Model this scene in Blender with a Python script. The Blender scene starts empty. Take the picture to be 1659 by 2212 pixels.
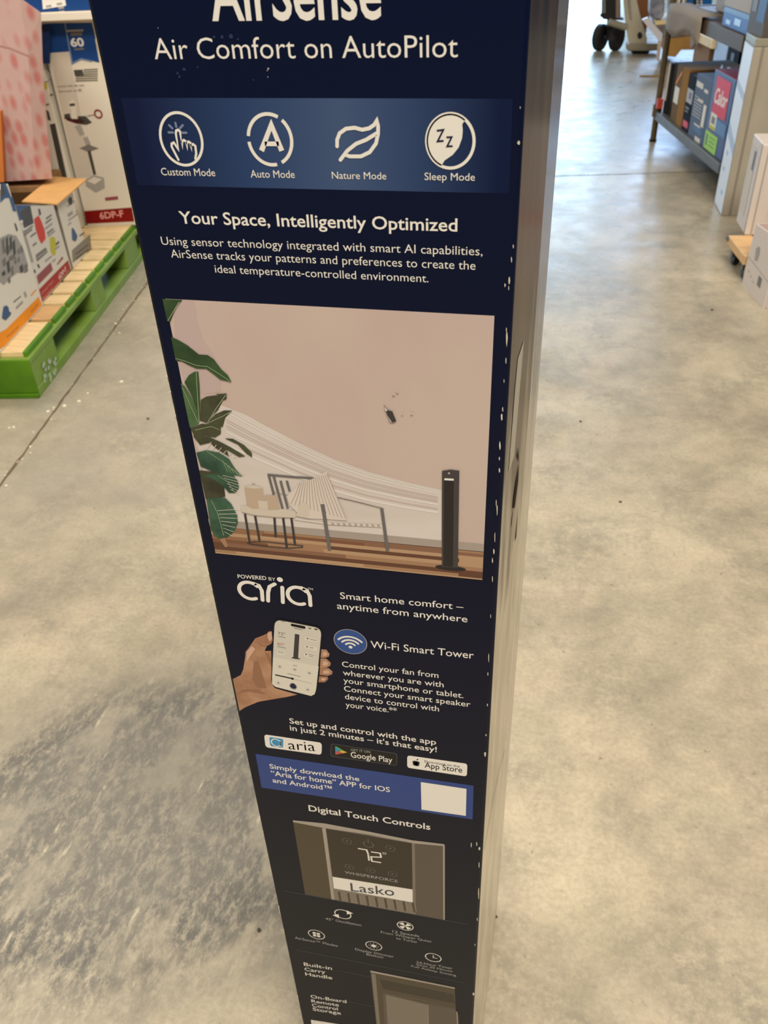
import bpy, bmesh, math, random
from mathutils import Vector, Matrix

# ------------------------------------------------------------------ camera, light, exposure
CAM_H = 1.25
FPX = 1827.0
PCX, PCY = 829.5, 1106.0


def _n(v):
    return v.normalized()


# camera pose solved from the box's own vanishing points
_dn = _n(Vector((944.23 - PCX, 3583.47 - PCY, FPX)))
WZ = -_dn
_hx = Vector((-8756.2 - PCX, 202.7 - PCY, FPX))
_hx = _n(_hx - WZ * _hx.dot(WZ))
WX = -_hx
WY = WZ.cross(WX)
EYE = Vector((0, 0, CAM_H))

sc = bpy.context.scene
COL = sc.collection
cam_data = bpy.data.cameras.new('camera')
cam = bpy.data.objects.new('camera', cam_data)
COL.objects.link(cam)
cam_data.sensor_fit = 'HORIZONTAL'
cam_data.sensor_width = 36.0
cam_data.lens = FPX / 1659 * 36.0
cam_data.clip_start = 0.02
cam_data.clip_end = 200
cam_data.dof.use_dof = True
cam_data.dof.focus_distance = 0.62
cam_data.dof.aperture_fstop = 22.0
_r = Vector((WX.x, WY.x, WZ.x))
_u = -Vector((WX.y, WY.y, WZ.y))
_b = -Vector((WX.z, WY.z, WZ.z))
_m = Matrix(((_r.x, _u.x, _b.x, 0), (_r.y, _u.y, _b.y, 0), (_r.z, _u.z, _b.z, CAM_H), (0, 0, 0, 1)))
cam.matrix_world = _m
sc.camera = cam

sc.view_settings.view_transform = 'Standard'
sc.view_settings.look = 'None'
sc.view_settings.gamma = 1.0
sc.view_settings.exposure = 0.0

world = bpy.data.worlds.new('world')
sc.world = world
world.use_nodes = True
_bg = world.node_tree.nodes['Background']
_bg.inputs[0].default_value = (1.0, 0.96, 0.90, 1)
_bg.inputs[1].default_value = 0.36


def area(name, loc, target, sx, sy, power, color):
    d = bpy.data.lights.new(name, 'AREA')
    d.shape = 'RECTANGLE'
    d.size, d.size_y = sx, sy
    d.energy = power
    d.color = color
    o = bpy.data.objects.new(name, d)
    COL.objects.link(o)
    o.location = loc
    o.rotation_euler = (Vector(target) - Vector(loc)).to_track_quat('-Z', 'Y').to_euler()
    return o


WARM = (1.0, 0.93, 0.81)
area('ceiling_lamp_light', (1.3, -1.5, 5.2), (1.0, -0.5, 0), 2.4, 1.2, 275, WARM)
area('ceiling_lamp_light', (0.6, 1.2, 5.2), (0.6, 1.2, 0), 2.4, 1.2, 135, WARM)
area('ceiling_lamp_light', (-3.2, 0.6, 5.2), (-3.2, 0.6, 0), 2.4, 1.2, 165, WARM)
area('dock_daylight', (-4.4, 14.6, 2.0), (-4.4, 0, 2.0), 9.6, 4.0, 1050, (0.45, 0.72, 1.0))
area('added_blue_fill', (2.05, 14.6, 2.9), (2.05, 0, 2.9), 2.3, 3.2, 250, (0.42, 0.64, 1.0))  # added cool fill for the far floor, no known window behind it

# ------------------------------------------------------------------ measuring helpers


def ray(px, py):
    d = Vector((px - PCX, py - PCY, FPX))
    return Vector((WX.dot(d), WY.dot(d), WZ.dot(d)))


def floor_at(px, py, z=0.0):
    d = ray(px, py)
    t = (z - CAM_H) / d.z
    return Vector((d.x * t, d.y * t, z))


class Plane:
    """a flat face of a thing: origin, along (horizontal) and up; lift goes along its normal"""

    def __init__(self, o, u, v=Vector((0, 0, 1))):
        self.o, self.u, self.v = Vector(o), Vector(u).normalized(), Vector(v).normalized()
        self.n = self.u.cross(self.v).normalized()

    def uv(self, px, py):
        d = ray(px, py)
        t = (self.o - EYE).dot(self.n) / d.dot(self.n)
        q = EYE + d * t - self.o
        return q.dot(self.u), q.dot(self.v)

    def at(self, u, v, lift=0.0):
        return self.o + self.u * u + self.v * v + self.n * lift

    def px(self, px, py, lift=0.0):
        u, v = self.uv(px, py)
        return self.at(u, v, lift)


# ------------------------------------------------------------------ materials


def lin(c):
    return tuple((x / 255 / 12.92) if x / 255 <= 0.04045 else ((x / 255 + 0.055) / 1.055) ** 2.4 for x in c)


MATS = {}


def mat(name, rgb, rough=0.6, spec=0.3, metal=0.0, noise=0.0, nscale=20.0, stretch=None, rgb2=None, bump=0.0, coat=0.0):
    if name in MATS:
        return MATS[name]
    m = bpy.data.materials.new(name)
    m.use_nodes = True
    nt = m.node_tree
    b = nt.nodes['Principled BSDF']
    c = lin(rgb)
    b.inputs['Base Color'].default_value = (*c, 1)
    b.inputs['Roughness'].default_value = rough
    b.inputs['Specular IOR Level'].default_value = spec
    b.inputs['Metallic'].default_value = metal
    if coat:
        b.inputs['Coat Weight'].default_value = coat
        b.inputs['Coat Roughness'].default_value = 0.15
    if noise or rgb2:
        tc = nt.nodes.new('ShaderNodeTexCoord')
        mp = nt.nodes.new('ShaderNodeMapping')
        nz = nt.nodes.new('ShaderNodeTexNoise')
        nz.inputs['Scale'].default_value = nscale
        nz.inputs['Detail'].default_value = 5
        nt.links.new(tc.outputs['Object'], mp.inputs[0])
        if stretch:
            mp.inputs['Scale'].default_value = stretch
        nt.links.new(mp.outputs[0], nz.inputs['Vector'])
        rp = nt.nodes.new('ShaderNodeValToRGB')
        rp.color_ramp.elements[0].position = 0.35
        rp.color_ramp.elements[1].position = 0.65
        c2 = lin(rgb2) if rgb2 else tuple(x * (1 - noise) for x in c)
        rp.color_ramp.elements[0].color = (*c2, 1)
        rp.color_ramp.elements[1].color = (*c, 1)
        nt.links.new(nz.outputs[0], rp.inputs[0])
        nt.links.new(rp.outputs[0], b.inputs['Base Color'])
        if bump:
            bp = nt.nodes.new('ShaderNodeBump')
            bp.inputs['Strength'].default_value = bump
            bp.inputs['Distance'].default_value = 0.002
            nt.links.new(nz.outputs[0], bp.inputs['Height'])
            nt.links.new(bp.outputs[0], b.inputs['Normal'])
    MATS[name] = m
    return m


# ------------------------------------------------------------------ mesh builder


class MB:
    def __init__(self):
        self.v, self.f, self.mi, self.ms = [], [], [], []

    def _mi(self, m):
        if m not in self.ms:
            self.ms.append(m)
        return self.ms.index(m)

    def face(self, pts, m):
        i = len(self.v)
        self.v += [Vector(p) for p in pts]
        self.f.append(list(range(i, i + len(pts))))
        self.mi.append(self._mi(m))

    def prism(self, pts, ext, m, mtop=None, side=None):
        """closed solid: polygon pts extruded by vector ext"""
        ext = Vector(ext)
        pts = [Vector(p) for p in pts]
        i, n = len(self.v), len(pts)
        self.v += pts + [p + ext for p in pts]
        self.f.append(list(range(i + n - 1, i - 1, -1)))
        self.mi.append(self._mi(m))
        self.f.append(list(range(i + n, i + 2 * n)))
        self.mi.append(self._mi(mtop or m))
        for k in range(n):
            j = (k + 1) % n
            self.f.append([i + k, i + j, i + n + j, i + n + k])
            self.mi.append(self._mi(side or m))

    def obox(self, o, a, b, c, m, mtop=None):
        o, a, b, c = Vector(o), Vector(a), Vector(b), Vector(c)
        self.prism([o, o + a, o + a + b, o + b], c, m, mtop)

    def tube(self, p, q, r, m, n=14, r2=None):
        p, q = Vector(p), Vector(q)
        d = (q - p).normalized()
        a = d.orthogonal().normalized()
        b = d.cross(a)
        r2 = r if r2 is None else r2
        i = len(self.v)
        for k in range(n):
            t = 2 * math.pi * k / n
            e = a * math.cos(t) + b * math.sin(t)
            self.v += [p + e * r, q + e * r2]
        for k in range(n):
            j = (k + 1) % n
            self.f.append([i + 2 * k, i + 2 * j, i + 2 * j + 1, i + 2 * k + 1])
            self.mi.append(self._mi(m))
        self.f.append([i + 2 * k for k in range(n - 1, -1, -1)])
        self.f.append([i + 2 * k + 1 for k in range(n)])
        self.mi += [self._mi(m)] * 2

    def lathe(self, c, axis, prof, m, n=28):
        """prof: list of (along, radius)"""
        c, d = Vector(c), Vector(axis).normalized()
        a = d.orthogonal().normalized()
        b = d.cross(a)
        i = len(self.v)
        for (h, r) in prof:
            for k in range(n):
                t = 2 * math.pi * k / n
                self.v.append(c + d * h + (a * math.cos(t) + b * math.sin(t)) * r)
        for s in range(len(prof) - 1):
            for k in range(n):
                j = (k + 1) % n
                self.f.append([i + s * n + k, i + s * n + j, i + (s + 1) * n + j, i + (s + 1) * n + k])
                self.mi.append(self._mi(m))
        self.f.append([i + k for k in range(n - 1, -1, -1)])
        self.f.append([i + (len(prof) - 1) * n + k for k in range(n)])
        self.mi += [self._mi(m)] * 2

    def build(self, name, parent=None, bevel=0.0, smooth=False, origin=None, bevel_seg=2):
        me = bpy.data.meshes.new(name)
        o = bpy.data.objects.new(name, me)
        COL.objects.link(o)
        org = Vector(origin) if origin is not None else Vector((0, 0, 0))
        pl = Vector((0, 0, 0))
        if parent is not None:
            p = parent
            while p is not None:
                pl = pl + p.location
                p = p.parent
        me.from_pydata([tuple(v - org - pl) for v in self.v], [], self.f)
        for m in self.ms:
            me.materials.append(m)
        for p, i in zip(me.polygons, self.mi):
            p.material_index = i
            p.use_smooth = smooth
        bm = bmesh.new()
        bm.from_mesh(me)
        if bevel or smooth:
            bmesh.ops.remove_doubles(bm, verts=bm.verts, dist=1e-6)
        bmesh.ops.triangulate(bm, faces=[f for f in bm.faces if len(f.verts) > 4])
        bm.to_mesh(me)
        bm.free()
        if bevel:
            md = o.modifiers.new('bevel', 'BEVEL')
            md.width = bevel
            md.segments = bevel_seg
            md.limit_method = 'ANGLE'
            md.angle_limit = math.radians(40)
        o.location = org
        if parent is not None:
            o.parent = parent
        return o


def tag(o, label=None, cat=None, group=None, kind=None):
    if label:
        o['label'] = label
    if cat:
        o['category'] = cat
    if group:
        o['group'] = group
    if kind:
        o['kind'] = kind
    return o


def thing(name, loc, label, cat, group=None):
    o = bpy.data.objects.new(name, None)
    o.empty_display_size = 0.05
    COL.objects.link(o)
    o.location = loc
    return tag(o, label, cat, group)


# ------------------------------------------------------------------ printing on a face
LIFT = 0.00012


class Print:
    """flat ink shapes on a Plane, gathered into one mesh"""

    def __init__(self, plane, layer=1):
        self.P, self.mb, self.z, self.ws = plane, MB(), layer * LIFT, (0.66 if plane is FP else 1.0)

    def poly(self, pts, m, k=0):
        q = [self.P.uv(x, y) for x, y in pts]
        if self.P is FP:
            q = [(max(u, XL + 0.0057), v) for u, v in q]
        self.mb.face([self.P.at(u, v, self.z + k * LIFT) for u, v in q], m)

    def polyuv(self, pts, m, k=0):
        self.mb.face([self.P.at(u, v, self.z + k * LIFT) for u, v in pts], m)

    def disc(self, c, r, m, k=0, n=40, sy=1.0):
        u, v = self.P.uv(*c)
        self.polyuv([(u + r * math.cos(2 * math.pi * i / n), v + r * sy * math.sin(2 * math.pi * i / n)) for i in range(n)], m, k)

    def strokeuv(self, pts, w, m, k=0, closed=False, cap=True, w2=None):
        n = len(pts)
        w *= self.ws
        w2 = None if w2 is None else w2 * self.ws
        P = [Vector((a, b)) for a, b in pts]
        L, R = [], []
        for i in range(n):
            a = P[(i - 1) % n] if (closed or i > 0) else P[i]
            b = P[(i + 1) % n] if (closed or i < n - 1) else P[i]
            d1 = (P[i] - a)
            d2 = (b - P[i])
            if d1.length < 1e-9:
                d1 = d2
            if d2.length < 1e-9:
                d2 = d1
            d1.normalize()
            d2.normalize()
            t = d1 + d2
            if t.length < 1e-6:
                t = d1
            t.normalize()
            nn = Vector((-t.y, t.x))
            ww = w if w2 is None else w + (w2 - w) * i / max(1, n - 1)
            s = ww / 2 / max(0.5, abs(nn.dot(Vector((-d1.y, d1.x)))))
            L.append(P[i] + nn * s)
            R.append(P[i] - nn * s)
        rng = range(n) if closed else range(n - 1)
        for i in rng:
            j = (i + 1) % n
            self.polyuv([L[i], R[i], R[j], L[j]], m, k)
        if cap and not closed:
            for i in (0, n - 1):
                ww = w if (w2 is None or i == 0) else w2
                self.polyuv([(P[i].x + ww / 2 * math.cos(q * math.pi / 6), P[i].y + ww / 2 * math.sin(q * math.pi / 6)) for q in range(12)], m, k + 0.2)

    def stroke(self, pts, w, m, k=0, closed=False, cap=True, w2=None):
        self.strokeuv([self.P.uv(*p) for p in pts], w, m, k, closed, cap, w2)

    def arc(self, c, r, a0, a1, w, m, k=0, sy=1.0, n=40, cap=False):
        u, v = self.P.uv(*c)
        full = abs(a1 - a0) >= 360
        cnt = n if full else n + 1
        pts = [(u + r * math.cos(math.radians(a0 + (a1 - a0) * i / n)), v + r * sy * math.sin(math.radians(a0 + (a1 - a0) * i / n))) for i in range(cnt)]
        self.strokeuv(pts, w, m, k, closed=full, cap=cap)

    def text(self, s, pl, pr, m, top=None, off=0.0, k=0, capratio=None):
        """one line of lettering: baseline from pixel pl to pixel pr, capital height from pixel top"""
        cu = bpy.data.curves.new('t', 'FONT')
        cu.body = s
        cu.offset = off
        cu.resolution_u = 3
        ob = bpy.data.objects.new('t', cu)
        me = ob.to_mesh()
        xs = [v.co.x for v in me.vertices]
        x0, x1 = min(xs), max(xs)
        ul, vl = self.P.uv(*pl)
        ur, vr = self.P.uv(*pr)
        sx = (ur - ul) / (x1 - x0)
        syy = sx
        if top is not None:
            syy = (self.P.uv(*top)[1] - vl) / 0.70
        if capratio:
            syy = sx * capratio
        vs = []
        for v in me.vertices:
            t = (v.co.x - x0) / (x1 - x0)
            vs.append(self.P.at(ul + (ur - ul) * t, vl + (vr - vl) * t + v.co.y * syy, self.z + k * LIFT))
        i = len(self.mb.v)
        self.mb.v += vs
        for f in me.polygons:
            self.mb.f.append([i + q for q in f.vertices])
            self.mb.mi.append(self.mb._mi(m))
        ob.to_mesh_clear()
        bpy.data.objects.remove(ob)
        bpy.data.curves.remove(cu)

    def build(self, name, parent, label=None):
        o = self.mb.build(name, parent)
        if label:
            o['label'] = label
        return o


def off(region, scale):
    """crop coordinates -> photograph pixels"""
    return lambda *p: [(region[0] + x / scale, region[1] + y / scale) for x, y in p]


# ================================================================== SETTING: floor, back wall with dock door
def floor_material():
    m = bpy.data.materials.new('polished concrete')
    m.use_nodes = True
    nt = m.node_tree
    N, L = nt.nodes, nt.links
    b = N['Principled BSDF']
    tc = N.new('ShaderNodeTexCoord')

    def noise(scale, detail, stretch=(1, 1, 1), rot=0.0, rough=0.6, dist=0.0):
        mp = N.new('ShaderNodeMapping')
        mp.inputs['Scale'].default_value = stretch
        mp.inputs['Rotation'].default_value = (0, 0, rot)
        nz = N.new('ShaderNodeTexNoise')
        nz.inputs['Scale'].default_value = scale
        nz.inputs['Detail'].default_value = detail
        nz.inputs['Roughness'].default_value = rough
        nz.inputs['Distortion'].default_value = dist
        L.new(tc.outputs['Object'], mp.inputs[0])
        L.new(mp.outputs[0], nz.inputs['Vector'])
        return nz.outputs[0]

    def ramp(src, p0, c0, p1, c1):
        r = N.new('ShaderNodeValToRGB')
        r.color_ramp.elements[0].position = p0
        r.color_ramp.elements[1].position = p1
        r.color_ramp.elements[0].color = (*c0, 1)
        r.color_ramp.elements[1].color = (*c1, 1)
        L.new(src, r.inputs[0])
        return r.outputs[0]

    def mix(a, b_, f, mode='MIX'):
        x = N.new('ShaderNodeMix')
        x.data_type = 'RGBA'
        x.blend_type = mode
        for val, sock in ((f, x.inputs[0]), (a, x.inputs[6]), (b_, x.inputs[7])):
            if hasattr(val, 'is_linked'):
                L.new(val, sock)
            else:
                sock.default_value = val
        return x.outputs[2]

    one, zero = (1, 1, 1), (0, 0, 0)

    def patch(cx, cy, rx, ry, rot):
        mp = N.new('ShaderNodeMapping')
        mp.vector_type = 'TEXTURE'
        mp.inputs['Location'].default_value = (cx, cy, 0)
        mp.inputs['Rotation'].default_value = (0, 0, rot)
        mp.inputs['Scale'].default_value = (rx, ry, 1)
        L.new(tc.outputs['Object'], mp.inputs[0])
        g = N.new('ShaderNodeTexGradient')
        g.gradient_type = 'SPHERICAL'
        L.new(mp.outputs[0], g.inputs[0])
        return g.outputs['Fac']

    def mul(a, b_):
        x = N.new('ShaderNodeMath')
        x.operation = 'MULTIPLY'
        L.new(a, x.inputs[0])
        L.new(b_, x.inputs[1])
        return x.outputs[0]

    base = ramp(noise(1.7, 8, rough=0.6, dist=0.3), 0.32, lin((152, 141, 121)), 0.66, lin((200, 186, 158)))
    pinks = ramp(noise(5.5, 3), 0.45, zero, 0.75, (0.5, 0.5, 0.5))
    base = mix(base, (*lin((188, 168, 146)), 1), pinks)
    # soft clouds, fine grain, pores
    base = mix(base, ramp(noise(11, 8, rough=0.7), 0.34, (0.80, 0.80, 0.80), 0.60, one), 1.0, 'MULTIPLY')
    base = mix(base, ramp(noise(120, 4, rough=0.7), 0.30, (0.80, 0.80, 0.79), 0.62, one), 1.0, 'MULTIPLY')
    base = mix(base, ramp(noise(55, 3, rough=0.6), 0.24, (0.48, 0.46, 0.43), 0.34, one), 0.9, 'MULTIPLY')
    # grey worn blotches with speckled edges
    bl = mul(ramp(noise(5, 5, rough=0.7, dist=0.4), 0.46, zero, 0.62, one), ramp(noise(40, 8, rough=0.85), 0.42, zero, 0.55, (0.62, 0.62, 0.62)))
    base = mix(base, (*lin((130, 122, 106)), 1), bl)
    # scuffed dark patch with drag streaks, beside the tall box
    speck = ramp(noise(42, 12, stretch=(1.5, 0.75, 1), rot=math.radians(-38), rough=0.85, dist=0.2), 0.41, zero, 0.53, one)
    blob = ramp(noise(7, 6, stretch=(1.3, 0.8, 1), rot=math.radians(-38), rough=0.65, dist=0.3), 0.38, (0.2, 0.2, 0.2), 0.50, one)
    pm = ramp(patch(-0.62, 0.74, 0.50, 0.36, math.radians(25)), 0.04, zero, 0.34, one)
    base = mix(base, (*lin((62, 61, 60)), 1), mul(mul(pm, speck), blob))
    pm2 = ramp(patch(-0.62, 0.76, 0.60, 0.42, math.radians(25)), 0.05, zero, 0.6, (0.55, 0.55, 0.55))
    base = mix(base, (*lin((140, 134, 122)), 1), pm2)
    streaks = mul(pm, ramp(noise(20, 6, stretch=(2.6, 0.5, 1), rot=math.radians(-38), rough=0.7), 0.62, zero, 0.70, (0.7, 0.7, 0.7)))
    base = mix(base, (*lin((200, 188, 162)), 1), streaks)
    # greyer traffic lane along the pallet edge
    pm3 = ramp(patch(-1.25, 2.1, 0.65, 1.1, 0), 0.05, zero, 0.7, (0.65, 0.65, 0.65))
    base = mix(base, (*lin((150, 142, 128)), 1), mul(pm3, ramp(noise(4, 6), 0.35, (0.3, 0.3, 0.3), 0.6, one)))
    L.new(base, b.inputs['Base Color'])
    rr = ramp(noise(7, 4), 0.35, (0.26, 0.26, 0.26), 0.7, (0.40, 0.40, 0.40))
    L.new(rr, b.inputs['Roughness'])
    b.inputs['Specular IOR Level'].default_value = 0.36
    bp = N.new('ShaderNodeBump')
    bp.inputs['Strength'].default_value = 0.16
    bp.inputs['Distance'].default_value = 0.006
    L.new(noise(16, 6, rough=0.6), bp.inputs['Height'])
    L.new(bp.outputs[0], b.inputs['Normal'])
    return m


mb = MB()
mb.obox((-14, -5, -0.12), (24, 0, 0), (0, 26, 0), (0, 0, 0.12), floor_material())
tag(mb.build('floor'), kind='structure')

WALLM = mat('painted block wall', (150, 146, 138), 0.8, 0.2, noise=0.15, nscale=3)
mb = MB()
mb.obox((-14, 14.7, 0), (4.8, 0, 0), (0, 0.2, 0), (0, 0, 6), WALLM)
mb.obox((0.45, 14.7, 0), (0.4, 0, 0), (0, 0.2, 0), (0, 0, 6), WALLM)
mb.obox((3.25, 14.7, 0), (6.75, 0, 0), (0, 0.2, 0), (0, 0, 6), WALLM)
mb.obox((0.85, 14.7, 0), (2.4, 0, 0), (0, 0.2, 0), (0, 0, 1.25), WALLM)
mb.obox((0.85, 14.7, 4.55), (2.4, 0, 0), (0, 0.2, 0), (0, 0, 1.45), WALLM)  # opening made up to go with the added blue fill
mb.obox((-9.2, 14.7, 4.05), (9.65, 0, 0), (0, 0.2, 0), (0, 0, 1.95), WALLM)
tag(mb.build('wall_back'), kind='structure')
mb = MB()
mb.obox((3.4, -5, 0), (0.2, 0, 0), (0, 19.7, 0), (0, 0, 6), mat('dark reflected wall', (74, 64, 58), 0.8, 0.15, noise=0.3, nscale=1.5))  # unseen wall, added dark so the box side mirrors something darker
tag(mb.build('added_wall_right'), kind='structure')


def ribbon(pts, w, z, m, jitter=0.0, step=0.03):
    mb = MB()
    rnd = random.Random(3)
    for a, b in zip(pts[:-1], pts[1:]):
        a, b = Vector((a[0], a[1], z)), Vector((b[0], b[1], z))
        d = (b - a)
        n = Vector((-d.y, d.x, 0)).normalized()
        k = max(1, int(d.length / step))
        last = None
        for i in range(k + 1):
            p = a + d * (i / k)
            e1 = n * (w / 2 + rnd.uniform(-jitter, jitter))
            e2 = n * (w / 2 + rnd.uniform(-jitter, jitter))
            if last:
                mb.face([last[0], last[1], p - e2, p + e1], m)
            last = (p + e1, p - e2)
    return mb


JOINT = mat('joint filler', (104, 88, 70), 0.85, 0.1)
JL, JL2 = floor_at(0, 1050), floor_at(290, 650)
dj = (JL2 - JL).normalized()
tag(ribbon([(JL - dj * 3)[:2], (JL2 + dj * 6)[:2]], 0.007, 0.0006, JOINT, 0.002).build('trim_1'), kind='structure')
JR, JR2 = floor_at(1190, 381), floor_at(1548, 370)
djr = (JR2 - JR).normalized()
JOINT2 = mat('saw cut joint', (84, 82, 82), 0.85, 0.1)
tag(ribbon([(JR - djr * 7)[:2], (JR2 + djr * 2)[:2]], 0.008, 0.0006, JOINT2, 0.0015).build('trim_2'), kind='structure')

# loose crumbs and chips along the joint
mb = MB()
rnd = random.Random(11)
CH = mat('pale chips', (226, 220, 196), 0.8)
CHD = mat('dark grit', (70, 62, 54), 0.8)
spots = [(30, 924), (262, 826), (190, 850), (172, 868), (140, 878), (66, 966), (14, 1050), (258, 720), (250, 700), (104, 890), (20, 925)]
dark = [(1254, 911), (1066, 1980), (1538, 670), (1500, 350), (320, 905), (1448, 238), (1340, 1085), (560, 2010)]
for (x, y) in spots + dark:
    c = floor_at(x, y)
    r = rnd.uniform(0.004, 0.0075) * (0.8 if (x, y) in dark else 1.0)
    pts = [c + Vector((r * rnd.uniform(.6, 1.2) * math.cos(t), r * rnd.uniform(.5, 1) * math.sin(t), 0.0002)) for t in [i * math.pi / 3 for i in range(6)]]
    mb.prism(pts, (0, 0, r * 0.5), CHD if (x, y) in dark else CH)
for i in range(60):
    a = JL + dj * rnd.uniform(-0.4, 2.2) + Vector((rnd.uniform(-.02, .02), 0, 0))
    r = rnd.uniform(0.001, 0.0028)
    pts = [a + Vector((r * math.cos(t), r * math.sin(t), 0.0002)) for t in [j * 2 * math.pi / 5 for j in range(5)]]
    mb.prism(pts, (0, 0, r * 0.6), CH)
tag(mb.build('floor_debris'), 'pale chips and dark grit scattered on the concrete floor', 'debris', kind='stuff')

# ================================================================== THE TALL NAVY BOX
D = 0.44
XL, XR = -0.2450, -0.0272
TOP = 1.325
NAVY = mat('navy printed board', (22, 31, 62), 0.42, 0.35, noise=0.0, coat=0.0)
NAVYD = mat('shaded navy rim', (8, 9, 16), 0.6, 0.1)  # edge turning away from the front, its shade put into the navy


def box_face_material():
    """navy ink: bluer at the head of the box, greyer towards the foot, haze and reflection painted in"""
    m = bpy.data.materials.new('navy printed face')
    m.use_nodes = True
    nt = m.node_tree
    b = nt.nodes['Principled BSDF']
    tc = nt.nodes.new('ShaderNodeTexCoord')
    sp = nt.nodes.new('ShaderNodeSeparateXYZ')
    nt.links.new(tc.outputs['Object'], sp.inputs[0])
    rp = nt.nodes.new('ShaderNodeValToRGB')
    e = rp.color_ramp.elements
    e[0].position, e[0].color = 0.30, (*lin((34, 35, 40)), 1)  # greyer foot: haze and reflection put into the ink colour
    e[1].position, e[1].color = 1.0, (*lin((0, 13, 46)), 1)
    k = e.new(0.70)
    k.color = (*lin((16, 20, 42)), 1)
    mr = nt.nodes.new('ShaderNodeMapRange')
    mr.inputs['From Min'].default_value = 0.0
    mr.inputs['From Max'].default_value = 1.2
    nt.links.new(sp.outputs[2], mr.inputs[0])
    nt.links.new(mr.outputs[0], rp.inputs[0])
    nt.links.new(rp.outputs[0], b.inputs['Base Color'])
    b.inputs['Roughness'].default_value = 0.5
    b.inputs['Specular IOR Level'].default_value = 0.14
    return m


def box_side_material():
    m = bpy.data.materials.new('glossy streaked side')
    m.use_nodes = True
    nt = m.node_tree
    N, L = nt.nodes, nt.links
    b = N['Principled BSDF']
    tc = N.new('ShaderNodeTexCoord')
    mp = N.new('ShaderNodeMapping')
    mp.inputs['Scale'].default_value = (1, 10, 1.3)
    mp.inputs['Rotation'].default_value = (math.radians(-22), 0, 0)
    nz = N.new('ShaderNodeTexNoise')
    nz.inputs['Scale'].default_value = 5
    nz.inputs['Detail'].default_value = 4
    L.new(tc.outputs['Object'], mp.inputs[0])
    L.new(mp.outputs[0], nz.inputs['Vector'])
    rp = N.new('ShaderNodeValToRGB')
    rp.color_ramp.elements[0].position = 0.42
    rp.color_ramp.elements[1].position = 0.60
    rp.color_ramp.elements[0].color = (*lin((176, 164, 142)), 1)
    rp.color_ramp.elements[1].color = (*lin((208, 196, 170)), 1)
    L.new(nz.outputs[0], rp.inputs[0])
    # dark brown streaks over the upper half of the side, ragged at their lower end
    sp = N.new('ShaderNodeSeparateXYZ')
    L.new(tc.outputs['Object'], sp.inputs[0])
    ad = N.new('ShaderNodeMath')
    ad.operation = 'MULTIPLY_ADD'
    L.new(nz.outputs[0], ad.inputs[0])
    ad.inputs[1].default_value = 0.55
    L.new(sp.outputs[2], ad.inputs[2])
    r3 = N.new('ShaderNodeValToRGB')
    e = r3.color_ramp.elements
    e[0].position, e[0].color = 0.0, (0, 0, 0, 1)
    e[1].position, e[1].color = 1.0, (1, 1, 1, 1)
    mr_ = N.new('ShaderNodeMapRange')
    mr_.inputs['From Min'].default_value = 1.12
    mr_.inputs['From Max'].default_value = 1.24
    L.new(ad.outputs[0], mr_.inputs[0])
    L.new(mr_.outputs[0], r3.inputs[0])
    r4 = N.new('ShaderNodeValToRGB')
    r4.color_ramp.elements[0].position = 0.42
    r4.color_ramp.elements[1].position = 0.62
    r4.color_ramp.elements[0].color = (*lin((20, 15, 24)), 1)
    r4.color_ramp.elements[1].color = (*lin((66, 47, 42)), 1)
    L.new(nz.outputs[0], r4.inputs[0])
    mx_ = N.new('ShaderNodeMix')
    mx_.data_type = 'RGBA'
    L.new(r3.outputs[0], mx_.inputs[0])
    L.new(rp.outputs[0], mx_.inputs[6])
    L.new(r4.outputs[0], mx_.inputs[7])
    L.new(mx_.outputs[2], b.inputs['Base Color'])
    b.inputs['Roughness'].default_value = 0.2
    b.inputs['Specular IOR Level'].default_value = 0.28
    return m


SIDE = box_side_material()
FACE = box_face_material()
KRAFT = mat('brown kraft', (150, 112, 74), 0.8, 0.2, noise=0.12, nscale=40)
box = thing('product_box', (-0.136, D + 0.12, 0), 'tall navy printed fan box standing upright in the middle of the aisle', 'box')
YB = D + 0.245
mb = MB()
XRB = -0.0163
XM, YM = -0.0174, 0.512
sections = [(XL + 0.0055, D), (XR - 0.0022, D), (XR - 0.0004, D + 0.0012), (XR, D + 0.003), (XM, YM), (XRB, YB), (XL, YB), (XL, D + 0.014), (XL + 0.0009, D + 0.0066), (XL + 0.003, D + 0.0022)]
zs = [0.0, 0.30, 0.60, 0.90, TOP]
ring = len(sections)
i0 = len(mb.v)
rnd = random.Random(5)
for z in zs:
    for (x, y) in sections:
        mb.v.append(Vector((x, y, z)))
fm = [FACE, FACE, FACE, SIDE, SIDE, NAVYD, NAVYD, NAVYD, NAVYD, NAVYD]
for s in range(len(zs) - 1):
    for k in range(ring):
        j = (k + 1) % ring
        mb.f.append([i0 + s * ring + k, i0 + s * ring + j, i0 + (s + 1) * ring + j, i0 + (s + 1) * ring + k])
        mb.mi.append(mb._mi(fm[k]))
mb.f.append([i0 + k for k in range(ring - 1, -1, -1)])
mb.f.append([i0 + (len(zs) - 1) * ring + k for k in range(ring)])
mb.mi += [mb._mi(KRAFT)] * 2
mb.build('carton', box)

FP = Plane((0, D, 0), (1, 0, 0))          # front face, normal towards -Y
SP = Plane((XR, D + 0.003, 0), (XM - XR, YM - D - 0.003, 0))   # right side, normal towards +X

WHITE = mat('white ink', (240, 235, 226), 0.5, 0.25)
PALE = mat('pale grey ink', (176, 174, 172), 0.5, 0.25)
GREY = mat('grey ink', (120, 118, 116), 0.5, 0.25)
DGREY = mat('dark grey ink', (70, 72, 80), 0.5, 0.25)

A = off((300, 0), 1.8433)
B = off((300, 420), 1.8433)


def T(pr, s, f, l, r, top, m=None, o=0.0):
    pl, p2, pt = f(l, r, top)
    pr.text(s, pl, p2, m or WHITE, top=pt, off=o)


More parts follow.
